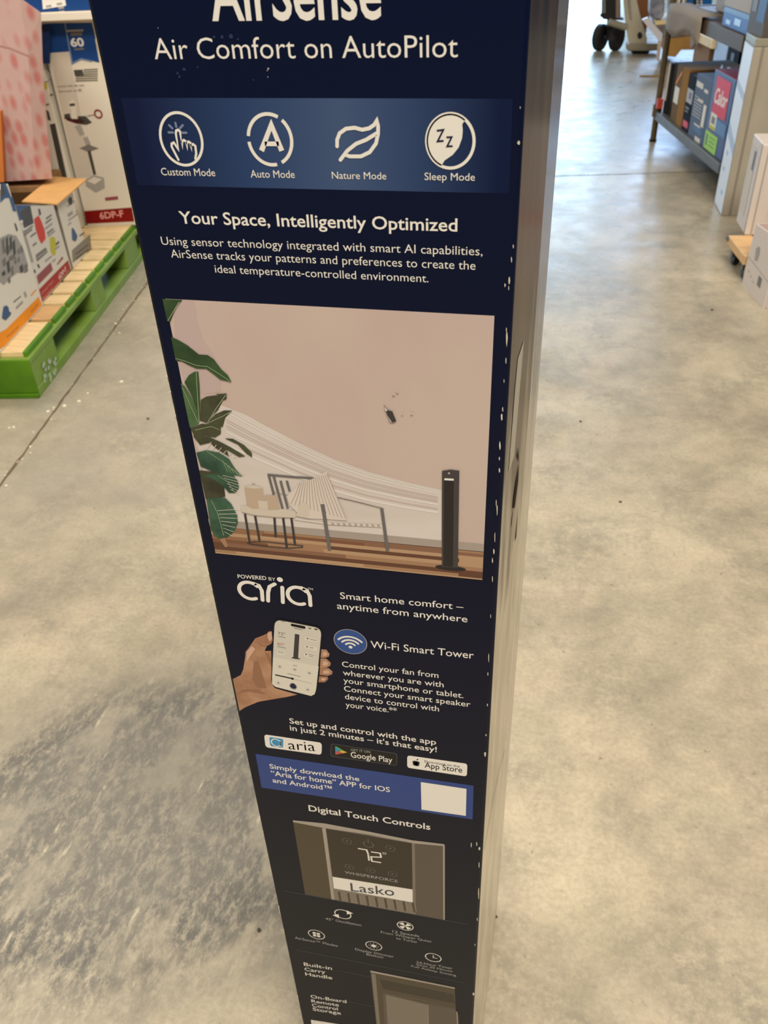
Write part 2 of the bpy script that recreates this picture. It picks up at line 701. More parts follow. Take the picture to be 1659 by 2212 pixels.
# ---- headline
p = Print(FP)
pl, pr_ = A((293, 80), (967, 73))
p.text('AirSense', pl, pr_, WHITE, off=0.014, capratio=1.34)
T(p, 'Air Comfort on AutoPilot', A, (65, 236), (1270, 228), (66, 150), o=-0.004)
p.build('headline_lettering', box, 'white lettering at the head of the box')

# ---- mode banner
def banner_material():
    m = bpy.data.materials.new('blue banner ink')
    m.use_nodes = True
    nt = m.node_tree
    b = nt.nodes['Principled BSDF']
    tc = nt.nodes.new('ShaderNodeTexCoord')
    sp = nt.nodes.new('ShaderNodeSeparateXYZ')
    nt.links.new(tc.outputs['Generated'], sp.inputs[0])
    rp = nt.nodes.new('ShaderNodeValToRGB')
    e = rp.color_ramp.elements
    e[0].position, e[0].color = 0.04, (*lin((14, 26, 62)), 1)
    e[1].position, e[1].color = 0.97, (*lin((10, 26, 62)), 1)
    for t, c in ((0.32, (44, 66, 108)), (0.58, (68, 88, 126)), (0.74, (52, 72, 112))):
        k = e.new(t)
        k.color = (*lin(c), 1)
    nt.links.new(sp.outputs[0], rp.inputs[0])
    nt.links.new(rp.outputs[0], b.inputs['Base Color'])
    b.inputs['Roughness'].default_value = 0.5
    b.inputs['Specular IOR Level'].default_value = 0.14
    return m


p = Print(FP, 1)
p.poly([(262, 211), (1108, 213), (1100, 418), (297, 400)], banner_material())
banner = p.build('mode_banner', box, 'lighter blue band with four mode icons')

RR = FP.uv(391.7 + 45.5, 300)[0] - FP.uv(391.7, 300)[0]
W3 = 0.0021
# custom mode: pointing hand
p = Print(FP, 3)
C1 = off((150, 0), 3.0164)
cc = C1((730, 907))[0]
p.arc(cc, RR * 0.98, 0, 360, W3, WHITE, sy=1.12)
hand = C1((712, 1040), (668, 955), (668, 935), (682, 928), (697, 950), (712, 975), (695, 870), (697, 850), (710, 845), (722, 855), (738, 960),
          (735, 920), (748, 912), (762, 922), (770, 968), (765, 930), (778, 922), (790, 930), (798, 975), (792, 945), (806, 938), (822, 950), (828, 1000), (822, 1032))
p.stroke(hand, 0.0018, WHITE)
LB = mat('light blue ink', (120, 134, 168), 0.5, 0.25)
for a_, b_ in (((692, 800), (698, 825)), ((652, 815), (672, 835)), ((740, 815), (722, 835)), ((648, 862), (676, 862)), ((735, 864), (764, 864))):
    p.stroke(C1(a_, b_), 0.0018, LB)
T(p, 'Custom Mode', A, (92, 697), (306, 701), (92, 667), o=0.0)
p.build('custom_mode_icon', banner)
# auto mode: broken ring with an A
p = Print(FP, 3)
ca = A((523, 556))[0]
for a0, a1 in ((62, 172), (185, 282), (296, 410)):
    p.arc(ca, RR * 0.98, a0, a1, W3 * 1.25, WHITE, sy=1.06)
p.stroke(A((489, 600), (528, 496), (570, 600)), 0.0042, WHITE, cap=False)
p.stroke(A((502, 572), (558, 572)), 0.0034, WHITE, cap=False)
T(p, 'Auto Mode', A, (447, 706), (622, 708), (447, 676), o=0.0)
p.build('auto_mode_icon', banner)
# nature mode: leaf
p = Print(FP, 3)
leaf = A((790, 582), (790, 556), (800, 530), (825, 512), (860, 508), (890, 516), (918, 510), (938, 496), (948, 478), (953, 500), (953, 530), (945, 570), (920, 605), (885, 622), (840, 622), (824, 616))
p.stroke(leaf, 0.0028, WHITE)
p.stroke(A((803, 636), (830, 600), (865, 572), (905, 556), (948, 530)), 0.0028, WHITE)
T(p, 'Nature Mode', A, (770, 711), (986, 714), (770, 682), o=0.0)
p.build('nature_mode_icon', banner)
# sleep mode: moon with zz
p = Print(FP, 3)
cs = A((1240, 562))[0]
p.arc(cs, RR * 1.0, 0, 360, W3 * 1.1, WHITE, sy=1.07)
uc, vc = FP.uv(*cs)
moon = [(uc + RR * math.cos(math.radians(a_)), vc + RR * 1.07 * math.sin(math.radians(a_))) for a_ in range(52, 255, 7)]
inner = [FP.uv(*q) for q in A((1218, 638), (1250, 616), (1274, 586), (1287, 550), (1290, 520), (1288, 494))]
p.polyuv(moon + inner, WHITE)
INK = mat('navy ink', (24, 30, 60), 0.5, 0.25)
p.stroke(A((1187, 520), (1213, 516), (1190, 562), (1214, 560)), 0.0014, INK, k=1, cap=False)
p.stroke(A((1225, 546), (1246, 545), (1228, 582), (1250, 581)), 0.0013, INK, k=1, cap=False)
T(p, 'Sleep Mode', A, (1138, 716), (1338, 719), (1138, 686), o=0.0)
p.build('sleep_mode_icon', banner)

# ---- paragraph
p = Print(FP, 1)
T(p, 'Your Space, Intelligently Optimized', B, (165, 115), (1268, 147), (165, 66), o=0.011)
p.build('heading_lettering', box, 'bold white heading above the paragraph')
p = Print(FP, 1)
T(p, 'Using sensor technology integrated with smart AI capabilities,', B, (92, 200), (1368, 243), (92, 167), o=-0.004)
T(p, 'AirSense tracks your patterns and preferences to create the', B, (130, 251), (1340, 300), (130, 218), o=-0.004)
T(p, 'ideal temperature-controlled environment.', B, (305, 311), (1153, 350), (305, 279), o=-0.004)
p.build('paragraph_lettering', box, 'small white paragraph of three lines')

# ---- room picture
WALLP = mat('picture wall', (206, 186, 175), 0.45, 0.25, rgb2=(200, 177, 170), nscale=6, stretch=(2, 1, 1))
PW2 = mat('picture mauve wall', (198, 176, 172), 0.45, 0.25)
MIST = mat('picture air stream', (222, 213, 206), 0.45, 0.25, rgb2=(214, 202, 194), nscale=5, stretch=(2, 1, 8))
MIST2 = mat('picture air stream light', (230, 223, 216), 0.45, 0.25)
STREAK = mat('picture air streak', (204, 186, 177), 0.45, 0.25)
WOOD = [mat('picture plank %d' % i, c, 0.45, 0.25) for i, c in enumerate([(150, 112, 84), (128, 88, 66), (168, 130, 100), (104, 70, 54), (186, 152, 120), (140, 104, 82)])]
G1 = mat('leaf green', (62, 88, 52), 0.45, 0.25, rgb2=(44, 66, 40), nscale=60)
G2 = mat('leaf light green', (92, 120, 78), 0.45, 0.25, rgb2=(66, 96, 60), nscale=60)
G3 = mat('leaf olive', (78, 80, 58), 0.45, 0.25, rgb2=(58, 58, 44), nscale=60)
G4 = mat('leaf teal', (70, 104, 82), 0.45, 0.25, rgb2=(44, 74, 58), nscale=70)
VEIN = mat('leaf vein', (150, 166, 128), 0.45, 0.25)
p = Print(FP, 1)
TL, TR, BR, BL = (357, 645), (1068, 682), (1042, 1252), (466, 1194)
p.poly([TL, TR, BR, BL], WALLP)
pic = p.build('room_picture', box, 'large printed picture of a room with plant, chair and tower fan')
p = Print(FP, 2)
K7 = off((320, 840), 1.8852)
pts = K7((285, 60), (400, 105), (480, 150), (620, 222), (760, 287), (900, 337), (1050, 377), (1195, 411), (1195, 640), (365, 545), (225, 330), (160, 60))
p.poly(pts, MIST)
p.poly(off((330, 640), 3.685)((165, 30), (330, 34), (350, 200), (400, 350), (480, 460), (540, 600), (540, 760), (400, 780), (250, 660), (190, 500)), PW2, -0.3)
for (o1, o2, w, m_) in ((16, 6, 0.0012, MIST2), (30, 14, 0.0016, MIST2), (62, 30, 0.0009, STREAK), (72, 36, 0.0007, STREAK), (86, 44, 0.0012, STREAK), (96, 50, 0.0007, STREAK), (112, 60, 0.0022, MIST2), (140, 78, 0.0014, STREAK), (165, 92, 0.003, MIST2)):
    base_ = [(330, 62), (400, 105), (480, 150), (620, 222), (760, 287), (900, 337), (1050, 377), (1190, 410)]
    pts = K7(*[(x - 10, y + o1 + (o2 - o1) * i / 7) for i, (x, y) in enumerate(base_)])
    p.stroke(pts, w, m_, 1, cap=False)
p.build('air_stream', pic)
# picture floor
p = Print(FP, 3)
SKB = mat('picture skirting', (172, 160, 150), 0.45, 0.25)
pl1, pl2 = K7((362, 540), (1366, 630))
p.poly(K7((245, 528), (1368, 632), (1366, 664), (252, 556)), SKB)
f0, f1 = K7((252, 556))[0], K7((1366, 662))[0]
f2, f3 = (1042, 1252), (466, 1194)
rows = 8
rnd = random.Random(2)


def lerp(a, b, t):
    return (a[0] + (b[0] - a[0]) * t, a[1] + (b[1] - a[1]) * t)


for r_ in range(rows):
    t0, t1 = (r_ / rows) ** 1.15, ((r_ + 1) / rows) ** 1.15
    x = -rnd.uniform(0, 0.3)
    while x < 1:
        x2 = x + rnd.uniform(0.2, 0.5)
        xa, xb = max(0, x), min(1, x2)
        p.poly([lerp(lerp(f0, f1, xa), lerp(f3, f2, xa), t0), lerp(lerp(f0, f1, xb), lerp(f3, f2, xb), t0), lerp(lerp(f0, f1, xb), lerp(f3, f2, xb), t1), lerp(lerp(f0, f1, xa), lerp(f3, f2, xa), t1)], rnd.choice(WOOD))
        x = x2
p.poly([lerp(f3, f0, 0.05), lerp(f2, f1, 0.05), f2, f3], WOOD[4], 1)
p.build('plank_floor', pic)
# plant
p = Print(FP, 5)
PL = off((330, 640), 3.685)
leaves = [
    (G1, [(80, 18), (240, 26), (190, 75), (140, 205), (118, 195)]),
    (G1, [(148, 318), (215, 350), (275, 385), (370, 460), (440, 465), (490, 500), (550, 580), (600, 625), (630, 680), (540, 660), (490, 620), (430, 575), (350, 572), (290, 545), (235, 515), (185, 510)]),
    (G1, [(255, 680), (290, 625), (335, 597), (365, 597), (375, 700), (380, 850), (372, 1000), (320, 800)]),
    (G2, [(225, 688), (260, 715), (320, 810), (355, 910), (372, 1010), (310, 1045), (298, 1040)]),
    (G3, [(385, 820), (430, 795), (500, 785), (540, 790), (500, 775), (590, 770), (590, 815), (560, 825), (520, 905), (480, 940), (435, 1005), (375, 985)]),
    (G3, [(440, 1000), (500, 935), (570, 905), (635, 905), (580, 960), (560, 1035), (490, 1040)]),
    (G3, [(305, 1050), (390, 1010), (470, 1015), (545, 1045), (545, 1090), (500, 1120), (420, 1105), (350, 1140)]),
    (G3, [(322, 1105), (450, 1115), (530, 1150), (620, 1195), (740, 1270), (690, 1275), (590, 1215), (610, 1270), (560, 1240), (500, 1200), (460, 1160), (380, 1180)]),
    (G3, [(575, 1125), (640, 1130), (730, 1180), (790, 1240), (795, 1278), (750, 1250), (680, 1175)]),
    (G3, [(372, 1380), (560, 1400), (580, 1590), (425, 1610)]),
    (G4, [(350, 1240), (430, 1220), (530, 1240), (610, 1290), (660, 1370), (715, 1430), (640, 1415), (560, 1400), (480, 1390), (385, 1350)]),
    (G4, [(570, 1395), (640, 1410), (680, 1470), (690, 1520), (660, 1560), (610, 1560), (560, 1500), (480, 1450), (400, 1420)]),
    (G4, [(430, 1610), (500, 1595), (580, 1600), (630, 1650), (675, 1740), (680, 1800), (650, 1870), (600, 1910), (540, 1925), (490, 1900), (465, 1840)]),
]
for i, (m_, q) in enumerate(leaves):
    p.poly(PL(*q), m_, i * 0.15)
for q in ([(215, 40), (125, 190)], [(185, 490), (260, 510), (350, 545), (440, 555), (530, 610), (620, 672)], [(350, 600), (372, 990)], [(240, 720), (365, 1000)], [(440, 1000), (520, 870), (585, 780)], [(450, 1000), (560, 950), (630, 910)], [(340, 1060), (470, 1030), (540, 1060)], [(430, 1225), (560, 1310), (700, 1425)], [(520, 1420), (600, 1470), (650, 1550)], [(470, 1620), (520, 1720), (570, 1900)]):
    p.stroke(PL(*q), 0.0007, VEIN, 2.6, cap=False)
for k in range(7):
    a_ = PL((520 + k * 9, 1700 + k * 28))[0]
    b_ = PL((690 - k * 8, 1690 + k * 36))[0]
    p.stroke([a_, b_], 0.0006, MIST, 2.4, cap=False)
for k in range(6):
    p.stroke(PL((560 + k * 12, 1420 + k * 22), (690, 1450 + k * 24)), 0.0005, MIST, 2.4, cap=False)
    p.stroke(PL((560 + k * 24, 1300 + k * 20), (600 + k * 26, 1395 + k * 6)), 0.0005, VEIN, 2.4, cap=False)
    p.stroke(PL((470 + k * 40, 1155 + k * 22), (440 + k * 42, 1200 + k * 16)), 0.0006, MIST, 2.4, cap=False)
p.poly(PL((530, 1925), (575, 1915), (605, 1985), (580, 1995)), WOOD[2], 0.1)
p.build('potted_plant', pic)
# side table and chair
p = Print(FP, 6)
Q = off((480, 980), 4.3658)
DK = mat('picture dark metal', (66, 62, 62), 0.45, 0.25)
DK2 = mat('picture striped metal', (112, 108, 108), 0.45, 0.25)
CUSH = mat('picture cushion', (222, 210, 200), 0.45, 0.25)
RIB = mat('picture cushion rib', (180, 165, 155), 0.45, 0.25)
JAR = mat('picture jar', (196, 174, 152), 0.45, 0.25)
JAR2 = mat('picture pale jar', (214, 202, 186), 0.45, 0.25)
p.stroke(Q((240, 835), (300, 822), (420, 826), (600, 846), (760, 862), (760, 878), (620, 886), (420, 868), (280, 850)), 0.0011, DK, 0, closed=True)
for a_, b_ in (((495, 592), (508, 780)), ((312, 572), (355, 815)), ((655, 598), (690, 855)), ((218, 560), (262, 835)), ((578, 600), (612, 880))):
    p.stroke(Q(a_, b_), 0.0025, DK, 0.3, cap=False)
p.poly(Q((175, 490), (240, 483), (560, 515), (695, 535), (695, 595), (500, 590), (300, 570), (185, 540)), JAR2, 0.6)
p.stroke(Q((190, 545), (300, 575), (500, 594), (690, 597)), 0.0008, RIB, 0.8, cap=False)
p.poly(Q((215, 305), (385, 320), (402, 510), (290, 515), (240, 490)), JAR, 0.8)
p.poly(Q((208, 306), (300, 290), (390, 318), (300, 324)), JAR2, 1.0)
p.disc(Q((298, 285))[0], 0.00099, RIB, 0.9)
p.poly(Q((400, 385), (520, 385), (545, 522), (440, 525)), JAR, 0.9)
p.poly(Q((340, 435), (430, 440), (436, 520), (352, 515)), JAR2, 1.2)
p.build('side_table', pic)
p = Print(FP, 6)
p.stroke(Q((470, 350), (740, 418), (940, 470)), 0.0008, RIB, 0, cap=False)
for a_, b_ in (((440, 190), (490, 380)), ((485, 195), (572, 510)), ((553, 250), (622, 510)), ((612, 250), (640, 350))):
    p.stroke(Q(a_, b_), 0.0026, DK2, 0.1, cap=False)
p.stroke(Q((430, 192), (640, 212), (860, 226)), 0.0024, DK2, 0.2, cap=False)
p.poly(Q((680, 600), (960, 640), (1510, 662), (1510, 690), (1000, 662), (690, 620)), CUSH, 0.2)
for k in range(9):
    p.poly(Q((1030 + k * 54, 645 + k * 2), (1054 + k * 54, 646 + k * 2), (1060 + k * 54, 668 + k * 2), (1036 + k * 54, 667 + k * 2)), RIB, 0.4)
p.poly(Q((680, 330), (740, 262), (870, 228), (985, 160), (1040, 300), (1100, 430), (1185, 625), (1000, 612), (810, 605), (720, 560), (640, 480), (610, 400)), CUSH, 0.5)
for k in range(15):
    t = k / 14
    a_ = lerp((735, 270), (990, 185), t)
    b_ = lerp((650, 470), (1170, 610), t)
    mid = lerp(lerp(a_, b_, 0.5), (760, 360), 0.10 * (1 - t))
    p.stroke(Q(a_, mid, b_), 0.0008, RIB, 0.7, cap=False)
p.poly(Q((740, 440), (830, 480), (815, 605), (700, 580)), JAR2, 0.9)
p.stroke(Q((1090, 406), (1300, 455), (1505, 508)), 0.0008, DK, 0.8, cap=False)
p.poly(Q((930, 470), (968, 470), (1032, 905), (1002, 905)), DK2, 1.0)
p.poly(Q((1492, 505), (1522, 508), (1577, 912), (1547, 912)), DK2, 1.0)
p.build('lounge_chair', pic)
# printed tower fan
p = Print(FP, 6)
FB = mat('picture fan body', (72, 68, 68), 0.45, 0.25)
FD = mat('picture fan grille', (46, 42, 42), 0.45, 0.25)
u0, v0 = FP.uv(*K7((1232, 728))[0])
p.disc(K7((1232, 727))[0], FP.uv(*K7((1294, 735))[0])[0] - u0, FD, sy=0.20)
p.poly(K7((1198, 331), (1232, 326), (1268, 331), (1262, 725), (1197, 722)), FB, 0.3)
p.poly(K7((1206, 372), (1246, 374), (1242, 722), (1203, 720)), FD, 0.5)
p.poly(K7((1207, 361), (1245, 363), (1245, 371), (1207, 369)), WHITE, 0.7)
p.disc(K7((1226, 341))[0], 0.00074, PALE, 0.7)
p.build('tower_fan', pic)
# torn dent in the picture
p = Print(FP, 8)
p.poly([(829, 872), (838, 884), (848, 887), (857, 909), (848, 911), (838, 896)], DK)
p.poly([(831, 876), (838, 886), (834, 886)], WHITE, 0.5)
p.poly([(838, 896), (848, 911), (843, 909)], PALE, 0.5)
for c_, r_ in (((852, 850), 0.0009), ((891, 892), 0.0008), ((870, 893), 0.0006), ((860, 845), 0.0008)):
    p.disc(c_, r_, STREAK)
p.build('torn_dent', box, 'small dark tear in the printed wall')

# ---- logo, phone and app block
G = off((440, 1220), 2.5136)
p = Print(FP, 1)
T(p, 'POWERED', G, (186, 72), (342, 82), (186, 52), o=0.012)
T(p, 'BY', G, (354, 84), (391, 88), (354, 66))


def ga(c, rx, ry, a0, a1, w):
    u, v = FP.uv(*G(c)[0])
    ru = FP.uv(*G((c[0] + rx, c[1]))[0])[0] - u
    rv = v - FP.uv(*G((c[0], c[1] + ry))[0])[1]
    pts = [(u + ru * math.cos(math.radians(a0 + (a1 - a0) * i / 36)), v + rv * math.sin(math.radians(a0 + (a1 - a0) * i / 36))) for i in range(37)]
    p.strokeuv(pts, w, WHITE)


WA = 0.0046
ga((250, 140), 56, 44, 38, 300, WA)
p.stroke(G((268, 100), (300, 112), (316, 140), (320, 192)), WA, WHITE)
p.stroke(G((350, 196), (350, 150), (358, 118), (386, 104)), WA, WHITE)
p.stroke(G((427, 122), (430, 204)), WA, WHITE)
p.disc(G((414, 80))[0], 0.0023, WHITE)
ga((513, 168), 56, 45, 38, 300, WA)
p.stroke(G((530, 124), (560, 138), (576, 168), (580, 220)), WA, WHITE)
T(p, 'TM', G, (566, 135), (594, 138), (566, 124))
p.build('app_logo_lettering', box, 'large rounded white logo lettering')

p = Print(FP, 1)
T(p, 'Smart home comfort –', G, (742, 183), (1410, 245), (742, 148), o=0.004)
T(p, 'anytime from anywhere', G, (725, 238), (1432, 312), (725, 203), o=0.004)
p.build('comfort_lettering', box, 'two white lines beside the logo')
p = Print(FP, 1)
T(p, 'Wi-Fi Smart Tower', G, (908, 450), (1466, 510), (908, 412), o=0.004)
p.build('tower_lettering', box, 'white line beside the wireless symbol')
p = Print(FP, 1)
for s, l, r in (('Control your fan from', (752, 552), (1275, 614)), ('wherever you are with', (757, 598), (1303, 665)), ('your smartphone or tablet.', (760, 640), (1410, 724)),
                ('Connect your smart speaker', (763, 685), (1448, 772)), ('device to control with', (768, 728), (1278, 796)), ('your voice.**', (772, 772), (1050, 806))):
    T(p, s, G, l, r, (l[0], l[1] - 29), o=0.004)
p.build('instruction_lettering', box, 'six small white lines beside the printed hand')

p = Print(FP, 1)
BLUE = mat('wifi blue ink', (52, 84, 150), 0.45, 0.25)
cw = G((797, 417))[0]
rw = FP.uv(*G((886, 424))[0])[0] - FP.uv(*cw)[0]
p.disc(cw, rw, BLUE)
p.arc(cw, rw, 0, 360, 0.0008, PALE, 1)
cwd = G((798, 446))[0]
p.disc(cwd, rw * 0.12, WHITE, 1)
for r_ in (0.34, 0.62, 0.9):
    p.arc(cwd, rw * r_, 38, 142, rw * 0.20, WHITE, 1, n=20, sy=0.95, cap=True)
p.build('wireless_icon', box, 'round blue wireless symbol')

# hand holding a phone
SK = mat('picture skin', (190, 146, 116), 0.45, 0.25, rgb2=(158, 112, 84), nscale=55)
SK2 = mat('picture skin deep', (154, 112, 86), 0.45, 0.25)
SK3 = mat('picture skin light', (214, 176, 152), 0.45, 0.25)
HN = off((470, 1320), 6.3808)
p = Print(FP, 1)
p.poly(HN((152, 990), (200, 935), (320, 880), (355, 800), (380, 640), (385, 560), (440, 490), (520, 375), (600, 345), (680, 310), (700, 280), (745, 275), (760, 400), (740, 450), (680, 480), (650, 550), (740, 545), (745, 1000), (790, 1060), (1100, 1150), (940, 1185), (700, 1225), (560, 1250), (380, 1325), (290, 1375), (237, 1440)), SK)
p.poly(HN((500, 700), (560, 680), (600, 800), (640, 940), (680, 1060), (560, 1060), (480, 940)), SK2, 0.4)
p.poly(HN((650, 560), (720, 600), (740, 660), (735, 760), (690, 660)), SK2, 0.4)
p.poly(HN((200, 1160), (330, 1080), (560, 1080), (680, 1150), (440, 1110), (300, 1130)), SK2, 0.4)
p.poly(HN((690, 300), (745, 278), (752, 380), (715, 420), (690, 360)), SK3, 0.4)
p.poly(HN((560, 430), (620, 470), (690, 470), (640, 490), (590, 470)), SK2, 0.4)
p.poly(HN((400, 560), (470, 480), (520, 520), (440, 640), (400, 700)), SK3, 0.3)
for q in ([(1430, 525), (1500, 530), (1545, 590), (1535, 625), (1480, 645), (1420, 640)], [(1420, 650), (1500, 655), (1560, 710), (1555, 750), (1500, 780), (1410, 790)],
          [(1412, 790), (1530, 785), (1585, 830), (1580, 870), (1520, 890), (1405, 880)], [(1400, 895), (1520, 900), (1525, 940), (1480, 980), (1392, 980)]):
    p.poly(HN(*q), SK, 0.2)
    cx_ = sum(a for a, b in q) / len(q)
    cy_ = sum(b for a, b in q) / len(q)
    p.poly(HN(*[(cx_ + (a - cx_) * 0.5, cy_ + (b - cy_) * 0.45) for a, b in q]), SK3, 0.4)
handp = p.build('hand_picture', box, 'printed hand holding a white phone')


def rquad(q, r, n=5):
    """rounded quad in crop coordinates"""
    out = []
    for i in range(4):
        p0, p1, p2 = q[i - 1], q[i], q[(i + 1) % 4]
        def tow(a, b):
            d = math.hypot(b[0] - a[0], b[1] - a[1])
            return (a[0] + (b[0] - a[0]) * r / d, a[1] + (b[1] - a[1]) * r / d)
        a, c = tow(p1, p0), tow(p1, p2)
        for k in range(n + 1):
            t = k / n
            out.append(((1 - t) ** 2 * a[0] + 2 * t * (1 - t) * p1[0] + t * t * c[0], (1 - t) ** 2 * a[1] + 2 * t * (1 - t) * p1[1] + t * t * c[1]))
    return out


BLK = mat('black ink', (22, 20, 20), 0.4, 0.25)
SCR = mat('phone screen ink', (214, 208, 196), 0.45, 0.25)
SCR2 = mat('phone screen pale ink', (226, 220, 206), 0.45, 0.25)
p = Print(FP, 3)
oq = [(782, 90), (1455, 222), (1362, 1188), (735, 1020)]
iq = [(790, 108), (1437, 235), (1350, 1170), (748, 1008)]
p.poly(HN(*rquad(oq, 110)), BLK)
p.poly(HN(*rquad(iq, 100)), SCR, 0.4)
p.poly(HN((770, 630), (1395, 755), (1362, 1060), (1340, 1140), (1290, 1165), (800, 1040), (752, 1000)), SCR2, 0.6)
p.poly(HN(*rquad([(1012, 165), (1215, 205), (1212, 243), (1010, 200)], 20)), BLK, 0.8)
p.disc(HN((1080, 645))[0], 0.00366, DK, 0.7, sy=0.25)
p.poly(HN((1068, 308), (1130, 320), (1112, 652), (1045, 638)), DK, 0.9)
p.disc(HN((1045, 1032))[0], 0.00323, INK, 0.9, sy=1.15)
p.arc(HN((1045, 1032))[0], 0.003, 120, 420, 0.0008, PALE, 1.1)
p.stroke(HN((805, 875), (1035, 925)), 0.0022, BLK, 0.9)
p.stroke(HN((1035, 928), (1295, 992)), 0.0008, PALE, 0.8)
p.disc(HN((1033, 926))[0], 0.00129, BLK, 1.0)
for c_ in ((860, 760), (1065, 800), (1268, 850), (840, 985), (1245, 1078)):
    p.disc(HN(c_)[0], 0.00215, SCR, 0.8)
    p.disc(HN(c_)[0], 0.00064, DGREY, 1.0)
for q in ([(1205, 345), (1385, 385), (1380, 430), (1200, 392)], [(1200, 460), (1375, 500), (1370, 550), (1195, 505)], [(1195, 570), (1345, 605), (1340, 660), (1190, 620)], [(820, 540), (930, 565), (928, 610), (818, 590)]):
    p.poly(HN(*rquad(q, 18)), SCR2, 0.8)
for q in ([(1270, 380), (1370, 402)], [(1270, 495), (1325, 506)], [(1255, 592), (1330, 608)], [(1255, 612), (1330, 632)], [(835, 340), (940, 362)], [(825, 482), (945, 505)], [(835, 555), (910, 575)], [(965, 855), (1145, 897)], [(1040, 740), (1098, 752)], [(1050, 228), (1170, 252)]):
    p.stroke(HN(*q), 0.0008, GREY, 1.0, cap=False)
for c_ in ((1243, 372), (1235, 487), (1222, 592)):
    p.disc(HN(c_)[0], 0.00069, DGREY, 1.0)
p.z += 1.5 * LIFT
T(p, '9:41', HN, (880, 138), (932, 148), (880, 122), m=BLK)
p.stroke(HN((1262, 228), (1290, 232)), 0.001, BLK, 1)
p.stroke(HN((1345, 240), (1375, 246)), 0.0015, BLK, 1)
T(p, '72°', HN, (838, 315), (940, 330), (838, 280), m=GREY)
RED = mat('rust ink', (196, 150, 136), 0.5, 0.25)
T(p, '80°', HN, (828, 462), (935, 478), (828, 425), m=RED)
p.build('phone_picture', handp, 'white phone screen with black rim')

p = Print(FP, 1)
T(p, 'Set up and control with the app', G, (468, 860), (1262, 977), (468, 832), o=0.010)
T(p, "in just 2 minutes – it's that easy!", G, (470, 898), (1266, 1017), (470, 870), o=0.010)
p.build('setup_lettering', box, 'two bold white lines above the app badges')

# app badges
p = Print(FP, 1)
CY = mat('cyan ink', (60, 150, 200), 0.45, 0.25)
p.poly(G(*rquad([(328, 920), (642, 966), (640, 1032), (336, 990)], 18)), WHITE)
p.poly(G(*rquad([(356, 934), (433, 946), (431, 993), (362, 983)], 10)), CY, 0.6)
p.arc(G((393, 965))[0], 0.0042, 0, 360, 0.0016, WHITE, 1, sy=1.15, n=20)
p.stroke(G((415, 955), (418, 984)), 0.0016, WHITE, 1)
T(p, 'aria', G, (462, 1001), (607, 1012), (462, 951), m=BLK, o=-0.004)
p.build('app_badge', box, 'white badge with cyan square')
p = Print(FP, 1)
p.poly(G(*rquad([(690, 968), (1052, 1023), (1050, 1092), (688, 1040)], 16)), DGREY)
p.poly(G(*rquad([(694, 972), (1048, 1027), (1046, 1088), (692, 1036)], 14)), BLK, 0.5)
GRN = mat('badge green', (80, 170, 110), 0.45)
YEL = mat('badge yellow', (226, 190, 80), 0.45)
RDB = mat('badge red', (206, 84, 74), 0.45)
p.poly(G((714, 984), (750, 1005), (722, 1011), (716, 1030)), CY, 1)
p.poly(G((716, 1030), (722, 1011), (748, 1008), (756, 1022)), RDB, 1.2)
p.poly(G((750, 1005), (780, 1017), (756, 1022), (738, 1012)), YEL, 1.4)
p.poly(G((714, 984), (722, 985), (758, 1006), (740, 1012)), GRN, 1.6)
pl, p2, pt = G((800, 1010), (905, 1022), (800, 997))
p.z += LIFT
p.text('GET IT ON', pl, p2, PALE, top=pt)
pl, p2, pt = G((800, 1044), (1025, 1074), (800, 1014))
p.text('Google Play', pl, p2, WHITE, top=pt, off=0.006)
p.build('play_badge', box, 'black badge with coloured triangle')
p = Print(FP, 1)
p.poly(G(*rquad([(1105, 1034), (1432, 1080), (1429, 1149), (1105, 1101)], 16)), WHITE)
for c_, r_ in (((1147, 1072), 0.0021), ((1160, 1074), 0.0021), ((1148, 1082), 0.0020), ((1158, 1084), 0.0020)):
    p.disc(G(c_)[0], r_, BLK, 0.8)
p.disc(G((1179, 1075))[0], 0.00112, WHITE, 1.2)
p.poly(G((1155, 1060), (1158, 1054), (1166, 1053), (1164, 1060)), BLK, 0.8)
p.z += LIFT
T(p, 'Download on the', G, (1200, 1072), (1390, 1100), (1200, 1060), m=DGREY)
T(p, 'App Store', G, (1200, 1100), (1403, 1128), (1200, 1070), m=BLK, o=0.004)
p.build('store_badge', box, 'white badge with black fruit symbol')

# blue download strip (code left blank)
p = Print(FP, 1)
STRIP = mat('blue strip ink', (50, 72, 138), 0.45, 0.25)
p.poly([(552, 1628), (1023, 1697), (1021, 1770), (565, 1701)], STRIP)
KK = off((520, 1640), 2.8603)
p.poly(KK((1113, 140), (1395, 182), (1391, 349), (1117, 310)), WHITE, 0.7)
p.z += 0.7 * LIFT
T(p, 'Simply download the', G, (360, 1104), (846, 1174), (360, 1080), o=0.010)
T(p, '“Aria for home” APP for IOS', G, (368, 1142), (1012, 1234), (368, 1116), o=0.010)
T(p, 'and Android™', G, (376, 1180), (698, 1227), (376, 1156), o=0.010)
p.build('download_strip', box, 'blue strip with bold white lettering and white square')

